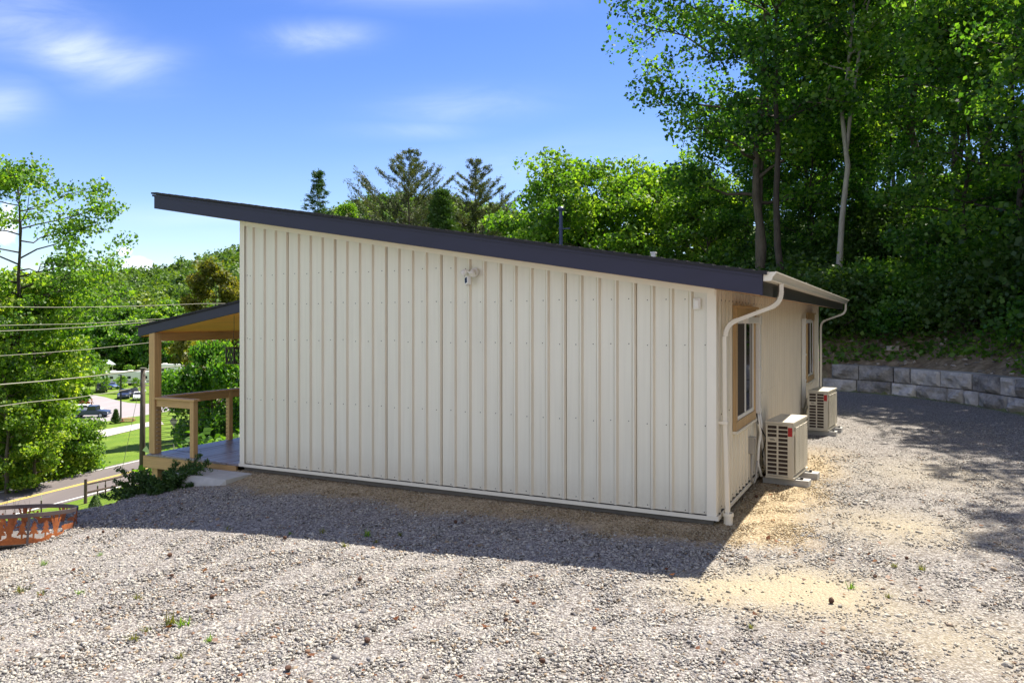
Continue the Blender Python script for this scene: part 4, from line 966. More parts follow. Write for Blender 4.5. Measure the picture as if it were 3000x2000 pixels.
# ------------------------------------------------------------------ the holiday park below: lamp post, vehicles, trailers, playground
M['blackmetal'] = simple('black_steel', (.02, .02, .022), .5, .4)
def lot_thing(name, label, cat, px, py, rz, group=None):
    p = lot_pt(px, py); return thing(name, label, cat, (p.x, p.y, LOTZ + .02), rz, group), p.y
def lamp_post():
    t, Yd = lot_thing('lamp_post', 'tall thin black lamp post at the near edge of the parking lot', 'lamp post', 354, 1236, 0)
    h = (1236 - 1099) / FPX * Yd; b = MB(); b.tube([(0, 0, 0), (0, 0, h)], [.12, .09], 10); b.build('pole', M['blackmetal'], t); b = MB(); b.lathe([(.28, 0), (.28, .45), (.22, .5)], 12); b.build('pole_base', M['concrete'], t)
    b = MB(); b.box(-.16, .16, -.6, .1, h, h + .10); b.build('lamp_head', M['blackmetal'], t, bevel=.03)
lamp_post()
def paint(name, c): return simple(name, c, .3, .0, var=.03, spec=.6)
PT = {'navy': paint('car_navy', (.03, .045, .10)), 'white': paint('car_white', (.75, .75, .75)), 'silver': paint('car_silver', (.38, .42, .48)), 'blue': paint('car_blue', (.05, .09, .22)), 'black': paint('car_black', (.02, .02, .024)), 'maroon': paint('red_frame', (.38, .11, .07))}
M['tyre'] = simple('tyre_rubber', (.02, .02, .02), .8); M['carglass'] = simple('car_glass', (.03, .035, .04), .08)
def vehicle(label, px, py, rz, col, pickup=True, L=5.4, s=1.0):
    t, _ = lot_thing('pickup_truck' if pickup else 'parked_car', label, 'pickup truck' if pickup else 'car', px, py, rz, 'vehicles parked around the lot')
    wd = .95 * s; h = L / 2
    side = [(-h, .45), (-h, 1.05), (-h + .15, 1.10)]
    if pickup: side += [(-.35, 1.12), (-.33, 1.15), (h - 1.75, 1.15), (h - .35, 1.02), (h - .05, .92), (h, .70), (h, .42)]
    else: side += [(h - 1.5, 1.02), (h - .3, .85), (h, .65), (h, .40)]
    b = MB(); b.prism([(x, z * s) for x, z in side], 'y', -wd, wd); body = b.build('body', PT[col], t, bevel=.07)
    cab = [(-.30, 1.12), (-.18, 1.78), (1.0 if pickup else .7, 1.80), (h - 1.55, 1.13)] if pickup else [(-h + .4, 1.05), (-h + 1.0, 1.48), (.45, 1.50), (h - 1.45, 1.0)]
    b = MB(); b.prism([(x, z * s) for x, z in cab], 'y', -wd + .10, wd - .10); b.build('cabin', PT[col], t, bevel=.06)
    cx = sum(p[0] for p in cab) / 4; cz = sum(p[1] for p in cab) / 4
    win = [(cx + (x - cx) * .84, (cz + (z - cz) * .72 + .02) * s) for x, z in cab]
    for sgn in (-1, 1): b = MB(); b.prism(win, 'y', sgn * (wd - .10), sgn * (wd - .085)); b.build('side_window', M['carglass'], t)
    (xa, za), (xb, zb) = cab[2], cab[3]; b = MB(); b.poly([(xa + .02 + (xb - xa) * .12, y, (za + (zb - za) * .12) * s + .03) for y in (-wd + .2, wd - .2)] + [(xa + .02 + (xb - xa) * .9, y, (za + (zb - za) * .9) * s + .03) for y in (wd - .2, -wd + .2)]); b.build('windscreen', M['carglass'], t)
    for x in (-h + .95, h - .95):
        for sgn in (-1, 1):
            Mx = Matrix.Translation((x, sgn * (wd - .02), .38)) @ Matrix.Rotation(R_(90), 4, 'X')
            b = MB(); b.lathe([(.24, -.12), (.38, -.11), (.38, .11), (.24, .12)], 18, M=Mx); w = b.build('wheel', M['tyre'], t)
            b = MB(); b.lathe([(.23, -.125), (.23, .125)], 12, M=Mx); b.build('rim', PT['silver'], w)
    for sgn in (-1, 1): b = MB(); b.box(h - .04, h + .012, sgn * wd * .72 - .16, sgn * wd * .72 + .16, .66 * s, .82 * s); b.build('headlight', M['whiteplastic'], t)
    if pickup: b = MB(); b.box(-h + .12, -.45, -wd + .12, wd - .12, 1.11, 1.125); b.build('bed', PT['black'], t)
    return t
vehicle('dark pickup truck parked at the near left corner of the lot', 266, 1222, R_(8), 'navy')
vehicle('white sedan just behind the dark pickup at the near left corner', 252, 1212, R_(10), 'white', False, 4.7)
vehicle('black pickup truck facing the viewer left of the lamp post', 297, 1147, R_(-60), 'black')
vehicle('blue sedan parked beyond the black pickup', 322, 1139, R_(-25), 'blue', False, 4.6)
vehicle('dark blue pickup truck parked right of the lamp post', 365, 1166, R_(-70), 'navy')
vehicle('black sedan between the blue pickup and the small white car', 390, 1160, R_(-60), 'black', False, 4.5)
vehicle('small white car next to the utility pole', 407, 1171, R_(-65), 'white', False, 4.3)
def trailer(label, px, py, rz, L=7.5, H=2.9, col='white', curved=True):
    t, _ = lot_thing('travel_trailer', label, 'trailer', px, py, rz, 'white travel trailers in the holiday park')
    h = L / 2; pr = [(-h, .5), (-h, H - .25), (-h + .25, H), (h - .9, H), (h - .35, H - .5), (h - .05, H - 1.3), (h, .95), (h - .35, .5)] if curved else [(-h, .5), (-h, H), (h, H), (h, .5)]
    b = MB(); b.prism(pr, 'y', -1.2, 1.2); b.build('body', PT['white'], t, bevel=.08)
    b = MB(); b.box(-h + .1, h - .3, -1.215, -1.201, .85, 1.15); b.box(-h + .1, h - .3, 1.201, 1.215, .85, 1.15); b.build('stripe', M['greybox'], t)
    for x in (-h + 1.1, -.4, h - 2.1):
        for sgn in (-1, 1): b = MB(); b.box(x - .38, x + .38, sgn * 1.22 - .012, sgn * 1.22 + .012, 1.55, 2.15); b.build('window', M['carglass'], t)
    b = MB(); b.box(-1.5, -.95, -1.225, -1.201, .7, 2.4); b.build('door', M['vinyl'], t)
    for y in (-.35, .35): b = MB(); b.poly([(h - .20 - .06, y - .25, H - .85), (h - .20 - .06, y + .25, H - .85), (h - .09, y + .25, H - 1.2), (h - .09, y - .25, H - 1.2)]); b.build('front_window', M['carglass'], t)
    for x in (-.3, .55):
        for sgn in (-1, 1): b = MB(); b.lathe([(.2, -.1), (.34, -.1), (.34, .1), (.2, .1)], 14, M=Matrix.Translation((x, sgn * 1.05, .34)) @ Matrix.Rotation(R_(90), 4, 'X')); b.build('wheel', M['tyre'], t)
    b = MB(); b.box(-.9, .1, -.4, .4, H, H + .28); b.build('roof_unit', M['vinyl'], t, bevel=.05)
    b = MB(); b.tube([(h - .4, -.5, .55), (h + 1.1, 0, .55), (h - .4, .5, .55)], .05, 6); b.build('tow_bar', M['blackmetal'], t)
trailer('white trailer with two small front windows seen beside the porch post', 506, 1152, R_(-75), 6.5, 2.8)
trailer('long white trailer behind the parked vehicles left of the porch post', 388, 1128, R_(10), 10.5, 3.2, curved=False)
trailer('white trailer farthest back, its top showing through the porch opening', 488, 1103, R_(0), 8.5, 3.3, curved=False)
trailer('white trailer with dark windows half hidden behind park trees', 335, 1127, R_(-30), 7, 3.0)
trailer('white trailer glimpsed beyond the leafy tree close to the house wall', 668, 1118, R_(20), 7.5, 3.0)
def playground():
    M['teal'] = paint('teal_plastic', (.0, .26, .24)); M['roofgrey'] = simple('grey_metal_roof', (.28, .34, .34), .5)
    t, Yd = lot_thing('play_tower', 'small play tower with a pointed teal roof in front of the far trees', 'play tower', 281, 1098, 0)
    b = MB(); [b.box(x, x + .12, y, y + .12, 0, 2.0) for x in (-.7, .6) for y in (-.7, .6)]; b.build('post', PT['white'], t)
    b = MB(); b.lathe([(1.15, 1.9), (.55, 2.7), (.10, 4.0)], 8); b.build('roof', M['teal'], t); b = MB(); b.box(-.75, .75, -.75, .75, 1.0, 1.1); b.build('platform', M['vinyl'], t)
    b = MB(); b.rtube([(.75, 0, 1.1), (2.2, -.3, .5), (3.0, -.4, .25)], .6, .12, (0, 1, 0)); b.build('slide', PT['white'], t)
    t, Yd = lot_thing('park_pavilion', 'small open pavilion with a grey gabled roof right of the teal tower', 'pavilion', 310, 1096, 0)
    b = MB(); [b.box(x, x + .16, y, y + .16, 0, 2.6) for x in (-1.3, 1.14) for y in (-1.3, 1.14)]; b.build('post', PT['white'], t)
    b = MB(); b.prism([(-1.9, 2.5), (0, 3.7), (1.9, 2.5), (1.9, 2.65), (0, 3.9), (-1.9, 2.65)], 'y', -1.8, 1.8); b.build('roof', M['roofgrey'], t)
    b = MB(); b.prism([(-1.5, 2.62), (0, 3.55), (1.5, 2.62)], 'y', -1.6, -1.5); b.build('gable', M['roofgrey'], t)
playground()
def park_bench():
    t, Yd = lot_thing('picnic_table', 'reddish wooden picnic table on the grass beside the lamp post', 'picnic table', 374, 1241, R_(10))
    b = MB(); b.box(-.95, .95, -.38, .38, .72, .78); b.build('tabletop', PT['maroon'], t)
    for y in (-.75, .75): b = MB(); b.box(-.95, .95, y - .14, y + .14, .42, .47); b.build('bench', PT['maroon'], t)
    for x in (-.7, .7): b = MB(); b.tube([(x, -.7, 0), (x, .1, .74)], .05, 6); b.tube([(x, .7, 0), (x, -.1, .74)], .05, 6); b.box(x - .05, x + .05, -.8, .8, .36, .42); b.build('leg', PT['maroon'], t)
park_bench()
def road_sign():
    Yd = 68.0; x = at(509, Yd); z = gz(x, Yd); top = CAMZ - (1216 - HORY) / FPX * Yd
    t = thing('road_sign', 'back of a grey diamond road sign on a thin post, seen under the porch', 'road sign', (x, Yd, z), 0)
    b = MB(); b.box(-.03, .03, -.02, .02, -.3, top - z - .1); b.build('post', M['greybox'], t)
    cz = top - z - .52; b = MB(); b.prism([(0, cz - .52), (.34, cz), (0, cz + .52), (-.34, cz)], 'y', -.045, -.03); b.build('sign_plate', M['greybox'], t)
    b = MB(); b.box(-.24, .24, -.055, -.046, cz + .1, cz + .14); b.box(-.24, .24, -.055, -.046, cz - .16, cz - .12); b.build('sign_brace', M['roofgrey'], t)
road_sign()

# ------------------------------------------------------------------ vegetation
def unit(a): return a / np.maximum(np.linalg.norm(a, axis=-1, keepdims=True), 1e-9)
def leaf_arrays(P, size, rng, up=.5, aspect=.42, droop=.0, normal=None):
    """rhombic leaf blades at points P: vertices and quads"""
    n = len(P); nr = rng.normal(size=(n, 3)); nr[:, 2] += up * 2
    if normal is not None: nr = nr * .75 + normal * 1.2
    nr = unit(nr); t = rng.normal(size=(n, 3)); t[:, 2] -= droop; t = unit(t - nr * (t * nr).sum(1, keepdims=True)); s = np.cross(nr, t)
    L = (size * rng.uniform(.5, 1.4, n))[:, None]; bend = nr * L * rng.uniform(-.25, .25, (n, 1))
    V = np.stack([P - t * L * .5, P + s * L * aspect - t * L * .05 + bend, P + t * L * .5, P - s * L * aspect - t * L * .05 + bend], 1)
    return V.reshape(-1, 3), np.arange(4 * n).reshape(n, 4)
def leaf_mesh(name, P, size, tint, rng, mat, **kw):
    V, F = leaf_arrays(P, size, rng, **kw); return raw_mesh(name, V, F, mat, np.clip(tint, 0, 1))

class Kind:
    """a tree species variant: trunk mesh and crown mesh shared by every copy"""
    def __init__(s, trunk, crown): s.trunk, s.crown = trunk, crown
    def place(s, name, label, cat, x, y, scale=1.0, rz=None, group=None, sink=.15, mat=None, zs=1.0):
        t = thing(name, label, cat, (x, y, gz(x, y) - sink), random.uniform(0, 6.28) if rz is None else rz, group); t.scale = (scale, scale, scale * zs)
        if s.trunk is not None: link_mesh('trunk', s.trunk, t)
        o = link_mesh('crown' if s.trunk is not None else 'foliage', s.crown, t)
        if mat is not None: o.material_slots[0].link = 'OBJECT'; o.material_slots[0].material = mat
        return t
def tube_mesh(b, name, mat):
    me = bpy.data.meshes.new(name); me.from_pydata(b.v, [], b.f); me.materials.append(mat); me.polygons.foreach_set('use_smooth', [True] * len(me.polygons)); return me
def deciduous(seed, H, R, base, nl, nleaf, ls, tr, bark, leaf, lean=(0, 0), cs=.13, nsub=4, fork=None, up=.28, crownpow=.7, twigs=True, bias=.5, flat=.6, low=.12, clump=.25):
    rng = np.random.default_rng(seed); b = MB(); n = 10; tp = []
    wx = np.cumsum(rng.normal(0, .010 * H, n)); wy = np.cumsum(rng.normal(0, .010 * H, n))
    for i in range(n):
        t = i / (n - 1); tp.append(np.array([wx[i] - wx[0] + lean[0] * t * H, wy[i] - wy[0] + lean[1] * t * H, .95 * H * t]))
    rad = [tr * (1.25 if i == 0 else 1 - .88 * i / (n - 1)) for i in range(n)]
    tp[0][2] = -.4; b.tube(tp, rad, 10); tp = np.array(tp)
    def tpt(t): f = np.clip(t, 0, 1) * (n - 1); i = min(int(f), n - 2); return tp[i] + (tp[i + 1] - tp[i]) * (f - i)
    C = []; trunks = [tpt]
    if fork:
        t0, dx, dy = fork; p0 = tpt(t0); q = [p0 + np.array([dx * s, dy * s, (.93 - t0) * H * s]) + rng.normal(0, .1, 3) * (s > 0) for s in np.linspace(0, 1, 7)]
        b.tube(q, [tr * .62 * (1 - .85 * i / 6) for i in range(7)], 8); q = np.array(q)
        def fpt(t): f = np.clip((t - t0) / (1 - t0), 0, 1) * 6; i = min(int(f), 5); return q[i] + (q[i + 1] - q[i]) * (f - i)
        trunks.append(fpt)
    for i in range(nl):
        t = base + (.97 - base) * ((i + .5) / nl) ** .9; s = (t - base) / (1 - base); az = i * 2.399 + rng.normal(0, .35)
        env = R * max(.16, math.sin(math.pi * (low + (.98 - low) * s)) ** crownpow) * rng.uniform(.68, 1.12); p0 = trunks[i % len(trunks)](t)
        rise = env * rng.uniform(.15, .75); d = np.array([math.cos(az), math.sin(az), 0]); sag = rng.uniform(-.1, .25)
        pts = [p0 + d * env * f + np.array([0, 0, rise * (f ** (1 + sag))]) + rng.normal(0, .025 * env, 3) * (f > 0) for f in np.linspace(0, 1, 6)]
        r0 = tr * .42 * (1 - .75 * t) + .012; b.tube(pts, [r0 * (1 - .85 * k / 5) for k in range(6)], 6); C.append((pts[-1], 1.0))
        for j in range(nsub):
            f = .35 + .62 * (j + rng.random()) / nsub; k = min(int(f * 5), 4); q0 = pts[k] + (pts[k + 1] - pts[k]) * (f * 5 - k); a2 = az + rng.choice([-1, 1]) * rng.uniform(.5, 1.3)
            L = env * rng.uniform(.22, .46); q1 = q0 + np.array([math.cos(a2) * L, math.sin(a2) * L, L * rng.uniform(-.15, .6)])
            if twigs: b.tube([q0, (q0 + q1) / 2 + rng.normal(0, .04 * L, 3), q1], [r0 * .4, r0 * .25, r0 * .1], 5)
            C += [(q1, 1.0), ((q0 + q1) / 2, .7)]
    C.append((tpt(1.0), 1.0)); P = np.array([c[0] for c in C]); w = np.array([c[1] for c in C]); w = w * rng.uniform(.5, 1.5, len(w)); w /= w.sum()
    k = rng.choice(len(P), nleaf, p=w); sg = cs * R * rng.uniform(.7, 1.3, len(P))
    off = rng.normal(size=(nleaf, 3)) * np.array([1, 1, flat]); off = off / (1 + .25 * (off ** 2).sum(1, keepdims=True)) * 1.35      # pull stragglers in
    L = P[k] + off * sg[k][:, None]
    ct = rng.normal(bias - .04, .20, len(P)); tint = ct[k] + rng.normal(0, .22, nleaf)
    sz = ls * np.ones(nleaf)
    return Kind(tube_mesh(b, 'trunk', bark), leaf_mesh('crown', L, sz, tint, rng, leaf, up=up))
def bush(seed, R, H, nleaf, ls, leaf, bark, stems=9, up=.5, bias=.5, sp=1.0):
    rng = np.random.default_rng(seed); b = MB(); C = []
    for i in range(stems * 3):
        az = i * 2.399 + rng.normal(0, .3); f = rng.random() ** .5; e = np.array([math.cos(az) * R * f, math.sin(az) * R * f, H * math.sqrt(max(.05, 1 - (f * .95) ** 2)) * rng.uniform(.55, 1.0)])
        if i < stems: b.tube([(0, 0, -.1), e * np.array([.35, .35, .5]), e * .9], [.035 * R, .02 * R, .008 * R], 5)
        C.append(e)
    P = np.array(C); k = rng.integers(0, len(P), nleaf); off = rng.normal(size=(nleaf, 3)) * np.array([.26 * R, .26 * R, .16 * H]) * sp; L = P[k] + off; L[:, 2] = np.abs(L[:, 2]) + .02
    return Kind(tube_mesh(b, 'stem', bark), leaf_mesh('foliage', L, ls * np.ones(nleaf), rng.normal(bias, .15, len(P))[k] + rng.normal(0, .13, nleaf), rng, leaf, up=up))
def conifer(seed, H, R, base, whorls, per, needle, bark, leaf, tr, upturn=.5, nl=26, ls=.16, narrow=1.0, pw=1.0, sparse=.3, tuft=.10, irr=0):
    rng = np.random.default_rng(seed); b = MB(); tp = [np.array([rng.normal(0, .004 * H), rng.normal(0, .004 * H), H * i / 8]) for i in range(9)]; tp[0][2] = -.4
    b.tube(tp, [tr * (1 - .93 * i / 8) for i in range(9)], 8); PP = []; NN = []
    for w in range(whorls):
        t = base + (1 - base) * (w + .3 * rng.random()) / whorls; f = min(t * 8, 7.99); i = int(f); p0 = tp[i] + (tp[i + 1] - tp[i]) * (f - i); env = R * (1 - ((t - base) / (1 - base)) ** pw) * narrow + .05 * R
        for k in range(per):
            az = 2 * math.pi * k / per + rng.normal(0, .35 + irr) + w * 2.4; L = env * rng.uniform(.55 - .2 * irr, 1.15); d = np.array([math.cos(az), math.sin(az), 0])
            m = 6; pts = [p0 + d * L * q + np.array([0, 0, L * (upturn * q ** 1.8 - .10 * q)]) + rng.normal(0, .015 * L, 3) * (q > 0) for q in np.linspace(0, 1, m)]
            r = tr * .22 * (1 - t) + .008; b.tube(pts, [r * (1 - .8 * q / (m - 1)) for q in range(m)], 5)
            tw = max(2, int(L / (.38 - .16 * irr)))
            for j in range(tw):
                q = rng.uniform(sparse, 1.0); kk = min(int(q * (m - 1)), m - 2); c0 = pts[kk] + (pts[kk + 1] - pts[kk]) * (q * (m - 1) - kk); a2 = az + rng.choice([-1, 1]) * rng.uniform(.3, 1.0); l2 = L * rng.uniform(.12, .28) + .08
                c1 = c0 + np.array([math.cos(a2) * l2, math.sin(a2) * l2, l2 * upturn * 1.1]); b.tube([c0, c1], [.012, .005], 4)
                for s in np.linspace(.3, 1.0, 4): PP.append(c0 + (c1 - c0) * s); NN.append(c1 - c0)
            for s in (.85, 1.0): PP.append(pts[-2] + (pts[-1] - pts[-2]) * s); NN.append(pts[-1] - pts[-2])
    for q in np.linspace(0, 1, 8): PP.append(tp[-1] * (1 - q) + (tp[-1] + (tp[-2] - tp[-1]) * .45) * q); NN.append(np.array([0, 0, 1.])); P = np.array(PP); k = np.repeat(np.arange(len(P)), nl); L = P[k] + rng.normal(0, tuft, (len(k), 3)) * np.array([1, 1, .8])
    rn = rng; n = len(k); t = unit(unit(np.array(NN))[k] * 1.0 + rn.normal(0, .55, (n, 3))); nr = unit(rn.normal(size=(n, 3))); s = unit(np.cross(nr, t)); q = (ls * rn.uniform(.6, 1.3, n))[:, None]
    V = np.stack([L - t * q * .5, L + s * q * .13, L + t * q * .5, L - s * q * .13], 1).reshape(-1, 3); F = np.arange(4 * n).reshape(n, 4)
    return Kind(tube_mesh(b, 'trunk', bark), raw_mesh('crown', V, F, leaf, np.clip(rng.normal(.5, .15, len(P))[k] + rng.normal(0, .1, n), 0, 1)))

random.seed(12)
WOOD = [deciduous(21, 18, 4.6, .28, 24, 18000, .175, .20, M['bark'], M['leafwood'], cs=.115), deciduous(22, 20, 5.2, .34, 26, 19000, .175, .22, M['barkdark'], M['leafwood'], cs=.105),
        deciduous(23, 15, 4.4, .16, 24, 17000, .17, .15, M['bark'], M['leafwood'], cs=.12, bias=.62), deciduous(24, 13, 4.0, .05, 24, 17000, .17, .12, M['barkdark'], M['leafwood'], cs=.13)]
def wood_tree(k, label, x, y, s=1.0, rz=None, mat=None, group='trees of the wood on the bank', zs=1.0): return WOOD[k].place('woodland_tree', label, 'tree', x, y, s, rz, group, mat=mat, zs=zs)
# trees that stand out in the wood at the right
TWIN = deciduous(31, 21, 5.0, .30, 34, 30000, .175, .24, M['bark'], M['leafwood'], cs=.12, fork=(.10, .9, .3), lean=(-.01, 0), crownpow=.55)
TWIN.place('twin_trunk_tree', 'tall leafy tree with two dark trunks rising close together behind the low eave', 'tree', at(2232, 33), 33, 1.0, .4)
SLIM = deciduous(32, 19, 3.4, .42, 22, 13000, .17, .17, M['barkdark'], M['leafwood'], cs=.15)
SLIM.place('slim_dark_tree', 'slim dark trunked tree just right of the twin trunked tree', 'tree', at(2302, 31), 31, 1.0, 1.2)
PALE = deciduous(33, 19, 3.2, .50, 22, 12000, .17, .135, M['barkpale'], M['leafbright'], cs=.15, lean=(.045, .0), fork=(.36, 1.7, -.4))
PALE.place('pale_trunk_tree', 'tree with a bare pale grey trunk leaning right above the far end of the gutter', 'tree', at(2455, 31), 31, 1.0, 0.0)
def fill_wood():
    rng = np.random.default_rng(77); pts = [(at(2232, 33), 33), (at(2302, 31), 31), (at(2455, 31), 31)]; lab = 'tall green tree crowded among others in the wood on the bank right of the house'; n = 0
    fixed = [(15.5, 13.2, 2, .9), (15.4, 18.0, 2, .8), (17.6, 21.8, 1, .92), (17.0, 25.6, 3, 1.0), (16.6, 15.2, 1, .9), (16.9, 11.3, 0, .95), (18.6, 7.5, 1, .9), (18.0, 21.5, 2, .85), (15.9, 27.5, 3, .8), (17.4, 12.4, 2, .9), (17.5, 33, 0, .95), (18.5, 28, 1, .9), (20.5, 23.5, 0, .9), (19.5, 18.3, 1, .95), (14.2, 36, 3, .8), (15.5, 40, 2, 1.0), (12.7, 37.5, 3, .6), (18.5, 38, 3, .9), (12.9, 42, 2, .85)]
    for x, y, k, s in fixed: pts.append((x, y)); wood_tree(k, lab, x, y, s); n += 1
    tries = 0
    while n < 44 and tries < 6000:
        tries += 1; y = rng.uniform(13, 95); x = rng.uniform(9, 62); d = float(foot_d(x, y))
        if d < 3 or d > 46: continue
        px = 1500 + FPX * x / y
        if px < 2290 + (0 if y < 60 else -20) or px > 3350: continue
        if min(math.hypot(x - a, y - b) for a, b in pts) < 4.0 + y * .02: continue
        pts.append((x, y)); wood_tree(int(rng.choice([0, 1, 2, 3], p=[.28, .27, .25, .2])), lab, x, y, rng.uniform(.85, 1.12)); n += 1
fill_wood()
# bright young trees behind the roof
BR = [deciduous(41, 11, 4.0, .14, 24, 15000, .22, .16, M['bark'], M['leafbright'], cs=.13), deciduous(42, 12.5, 4.4, .18, 26, 16000, .22, .17, M['bark'], M['leafbright'], cs=.12, bias=.6)]
for px, Yd, top, k, lab in ((1640, 44, 575, 0, 'bright green bushy tree directly behind the dark flue pipe'), (1735, 43, 455, 1, 'tallest bright green tree above the middle of the roof'), (1855, 47, 505, 0, 'bright green tree between the tallest bright one and the dark wood'),
                            (1965, 45, 470, 1, 'yellow green tree against the edge of the tall wood'), (2075, 41, 560, 0, 'low bright tree under the twin trunked tree'), (1560, 52, 640, 0, 'small bright tree left of the flue pipe, half hidden by the roof'), (2010, 56, 520, 1, 'bright tree farther back under the edge of the wood'), (2150, 52, 560, 0, 'sunlit tree seen between the trunks behind the low eave')):
    x = at(px, Yd); h = CAMZ + (HORY - top) / FPX * Yd - gz(x, Yd); BR[k].place('bright_tree', lab, 'tree', x, Yd, h / (11 if k == 0 else 12.5), None, 'bright green trees behind the roof')
PINE = [conifer(51, 20, 4.5, .40, 46, 3, 0, M['bark'], M['needle'], .19, .80, 12, .16, pw=1.9, sparse=.15, tuft=.075, irr=1), conifer(52, 19, 4.3, .40, 46, 3, 0, M['bark'], M['needle'], .18, .70, 12, .16, pw=1.7, sparse=.15, tuft=.075, irr=1)]
for px, top, Yd, k, lab in ((1197, 433, 55, 0, 'tall sparse pine with upturned branches, the left of two above the roof'), (1392, 462, 56, 1, 'tall sparse pine with upturned branches, the right of two above the roof')):
    x = at(px, Yd); h = CAMZ + (HORY - top) / FPX * Yd - gz(x, Yd); PINE[k].place('pine_tree', lab, 'pine tree', x, Yd, h / (20, 19)[k], k * 2.0, 'tall pines above the roof')
SPR = conifer(53, 20, 4.3, .12, 60, 5, 0, M['barkdark'], M['needledark'], .17, .18, 11, .17, pw=.95, sparse=.2, tuft=.09)
x = at(932, 60); SPR.place('narrow_spruce', 'narrow pointed dark spruce standing alone above the left part of the roof', 'spruce', x, 60, (CAMZ + (HORY - 492) / FPX * 60 - gz(x, 60)) / 20, 1)
CED = conifer(54, 10, 2.4, .03, 40, 8, 0, M['barkdark'], M['needledark'], .14, .5, 30, .15, pw=.8, sparse=.1, tuft=.10)
x = at(1297, 52); CED.place('dense_cedar', 'small dense deep green cedar between the two tall pines', 'cedar', x, 52, (CAMZ + (HORY - 552) / FPX * 52 - gz(x, 52)) / 10, 0)
for px, Yd, top, mat, lab in ((1012, 58, 596, M['leafolive'], 'low yellow green tree peeping over the roof right of the spruce'), (880, 58, 640, M['leafwood'], 'thin twiggy treetop peeping over the roof left of the spruce')):
    x = at(px, Yd); h = CAMZ + (HORY - top) / FPX * Yd - gz(x, Yd); CED.place('low_tree', lab, 'tree', x, Yd, h / 10, None, None, mat=M['leafbright'] if px > 1000 else None)
# scrub under the pines
SCR = bush(61, 2.0, 5.0, 9000, .10, M['needle'], M['bark'], 16, .3, sp=.55)
for i, px in enumerate((1090, 1165, 1240, 1330, 1420, 1490)):
    Yd = 53 + (i % 3) * 3; x = at(px, Yd); h = CAMZ + (HORY - (632 + 18 * (i % 2) + i * 9)) / FPX * Yd - gz(x, Yd); SCR.place('scrub_tree', 'grey green twiggy scrub tree at the feet of the two pines', 'tree', x, Yd, h / 5.2 * .8, i, 'scrub under the pines', zs=1.25)

# trees and bushes left of the house
OPEN = deciduous(71, 26, 7.2, .40, 28, 15000, .27, .30, M['barkdark'], M['leafbright'], cs=.095, bias=.42, up=.2, crownpow=.5, low=.22, nsub=5)
OPEN.place('open_crowned_tree', 'tall open crowned tree with bare dark limbs at the left edge', 'tree', at(52, 62), 62, 1.0, 2.2)
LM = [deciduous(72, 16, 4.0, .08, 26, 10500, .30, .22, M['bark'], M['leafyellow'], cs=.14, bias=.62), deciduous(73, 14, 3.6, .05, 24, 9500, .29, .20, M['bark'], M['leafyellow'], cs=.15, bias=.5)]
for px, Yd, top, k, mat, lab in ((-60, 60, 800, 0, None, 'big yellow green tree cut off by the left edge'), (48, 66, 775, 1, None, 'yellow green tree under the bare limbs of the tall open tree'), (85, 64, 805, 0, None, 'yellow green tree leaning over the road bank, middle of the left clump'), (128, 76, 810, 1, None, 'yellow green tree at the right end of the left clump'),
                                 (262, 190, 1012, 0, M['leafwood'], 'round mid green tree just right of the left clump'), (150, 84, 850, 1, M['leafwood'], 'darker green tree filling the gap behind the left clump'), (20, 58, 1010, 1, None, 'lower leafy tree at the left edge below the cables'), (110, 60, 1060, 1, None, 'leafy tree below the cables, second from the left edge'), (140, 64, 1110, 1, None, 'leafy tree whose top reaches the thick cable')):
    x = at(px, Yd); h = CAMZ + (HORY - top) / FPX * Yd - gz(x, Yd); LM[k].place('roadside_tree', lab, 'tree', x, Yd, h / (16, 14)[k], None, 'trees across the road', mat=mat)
STUB = deciduous(74, 5.2, 2.6, .30, 18, 9000, .22, .30, M['bark'], M['leafbright'], cs=.20, low=.2)
STUB.place('stout_small_tree', 'small bushy tree with a thick pale trunk at the roadside', 'tree', at(228, 66), 66, .82, .6)
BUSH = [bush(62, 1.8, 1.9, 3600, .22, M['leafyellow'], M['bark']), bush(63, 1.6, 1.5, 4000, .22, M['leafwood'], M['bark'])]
i = 0
for px in range(-40, 262, 22):
    for Yd in (57.5 + (px + 60) * .027, 62.5 + (px + 60) * .022):
        if px > 215 and Yd > 66: continue
        x = at(px, Yd)
        if float(RN[0] * x + RN[1] * Yd) < 56.0: Yd += 2.0; x = at(px, Yd)
        BUSH[i % 2].place('roadside_bush', 'leafy bush in the thicket on the far side of the road', 'bush', x, Yd, .62 + .35 * ((i * 37) % 10) / 10 + (.3 if Yd > 63 and px < 180 else 0), i, 'bushes of the roadside thicket'); i += 1
VIN = deciduous(75, 8, 2.7, .08, 24, 17000, .22, .12, M['bark'], M['leafwood'], cs=.17, bias=.55)
x = at(612, 38); VIN.place('yard_tree', 'dense leafy tree filling the porch opening behind the railing', 'tree', x, 38, (CAMZ + (HORY - 985) / FPX * 38 - gz(x, 38)) / 8 * .72, 1, zs=1.38)
x = at(690, 42); VIN.place('yard_tree', 'yellowish leafy tree behind the lantern beside the wall corner', 'tree', x, 42, (CAMZ + (HORY - 960) / FPX * 42 - gz(x, 42)) / 8, 3, mat=M['leafolive'])
x = at(655, 33); BUSH[1].place('yard_bush', 'low bright bush seen between the deck and the long rail', 'bush', x, 33, 1.5, 2, mat=M['leafbright'])
RUS = deciduous(76, 20, 3.6, .12, 26, 15000, .34, .2, M['bark'], M['leafolive'], cs=.16, bias=.7)
x = at(612, 86); RUS.place('russet_tree', 'brownish half dead tree rising above the porch roof', 'tree', x, 86, (CAMZ + (HORY - 742) / FPX * 86 - gz(x, 86)) / 20, 1)

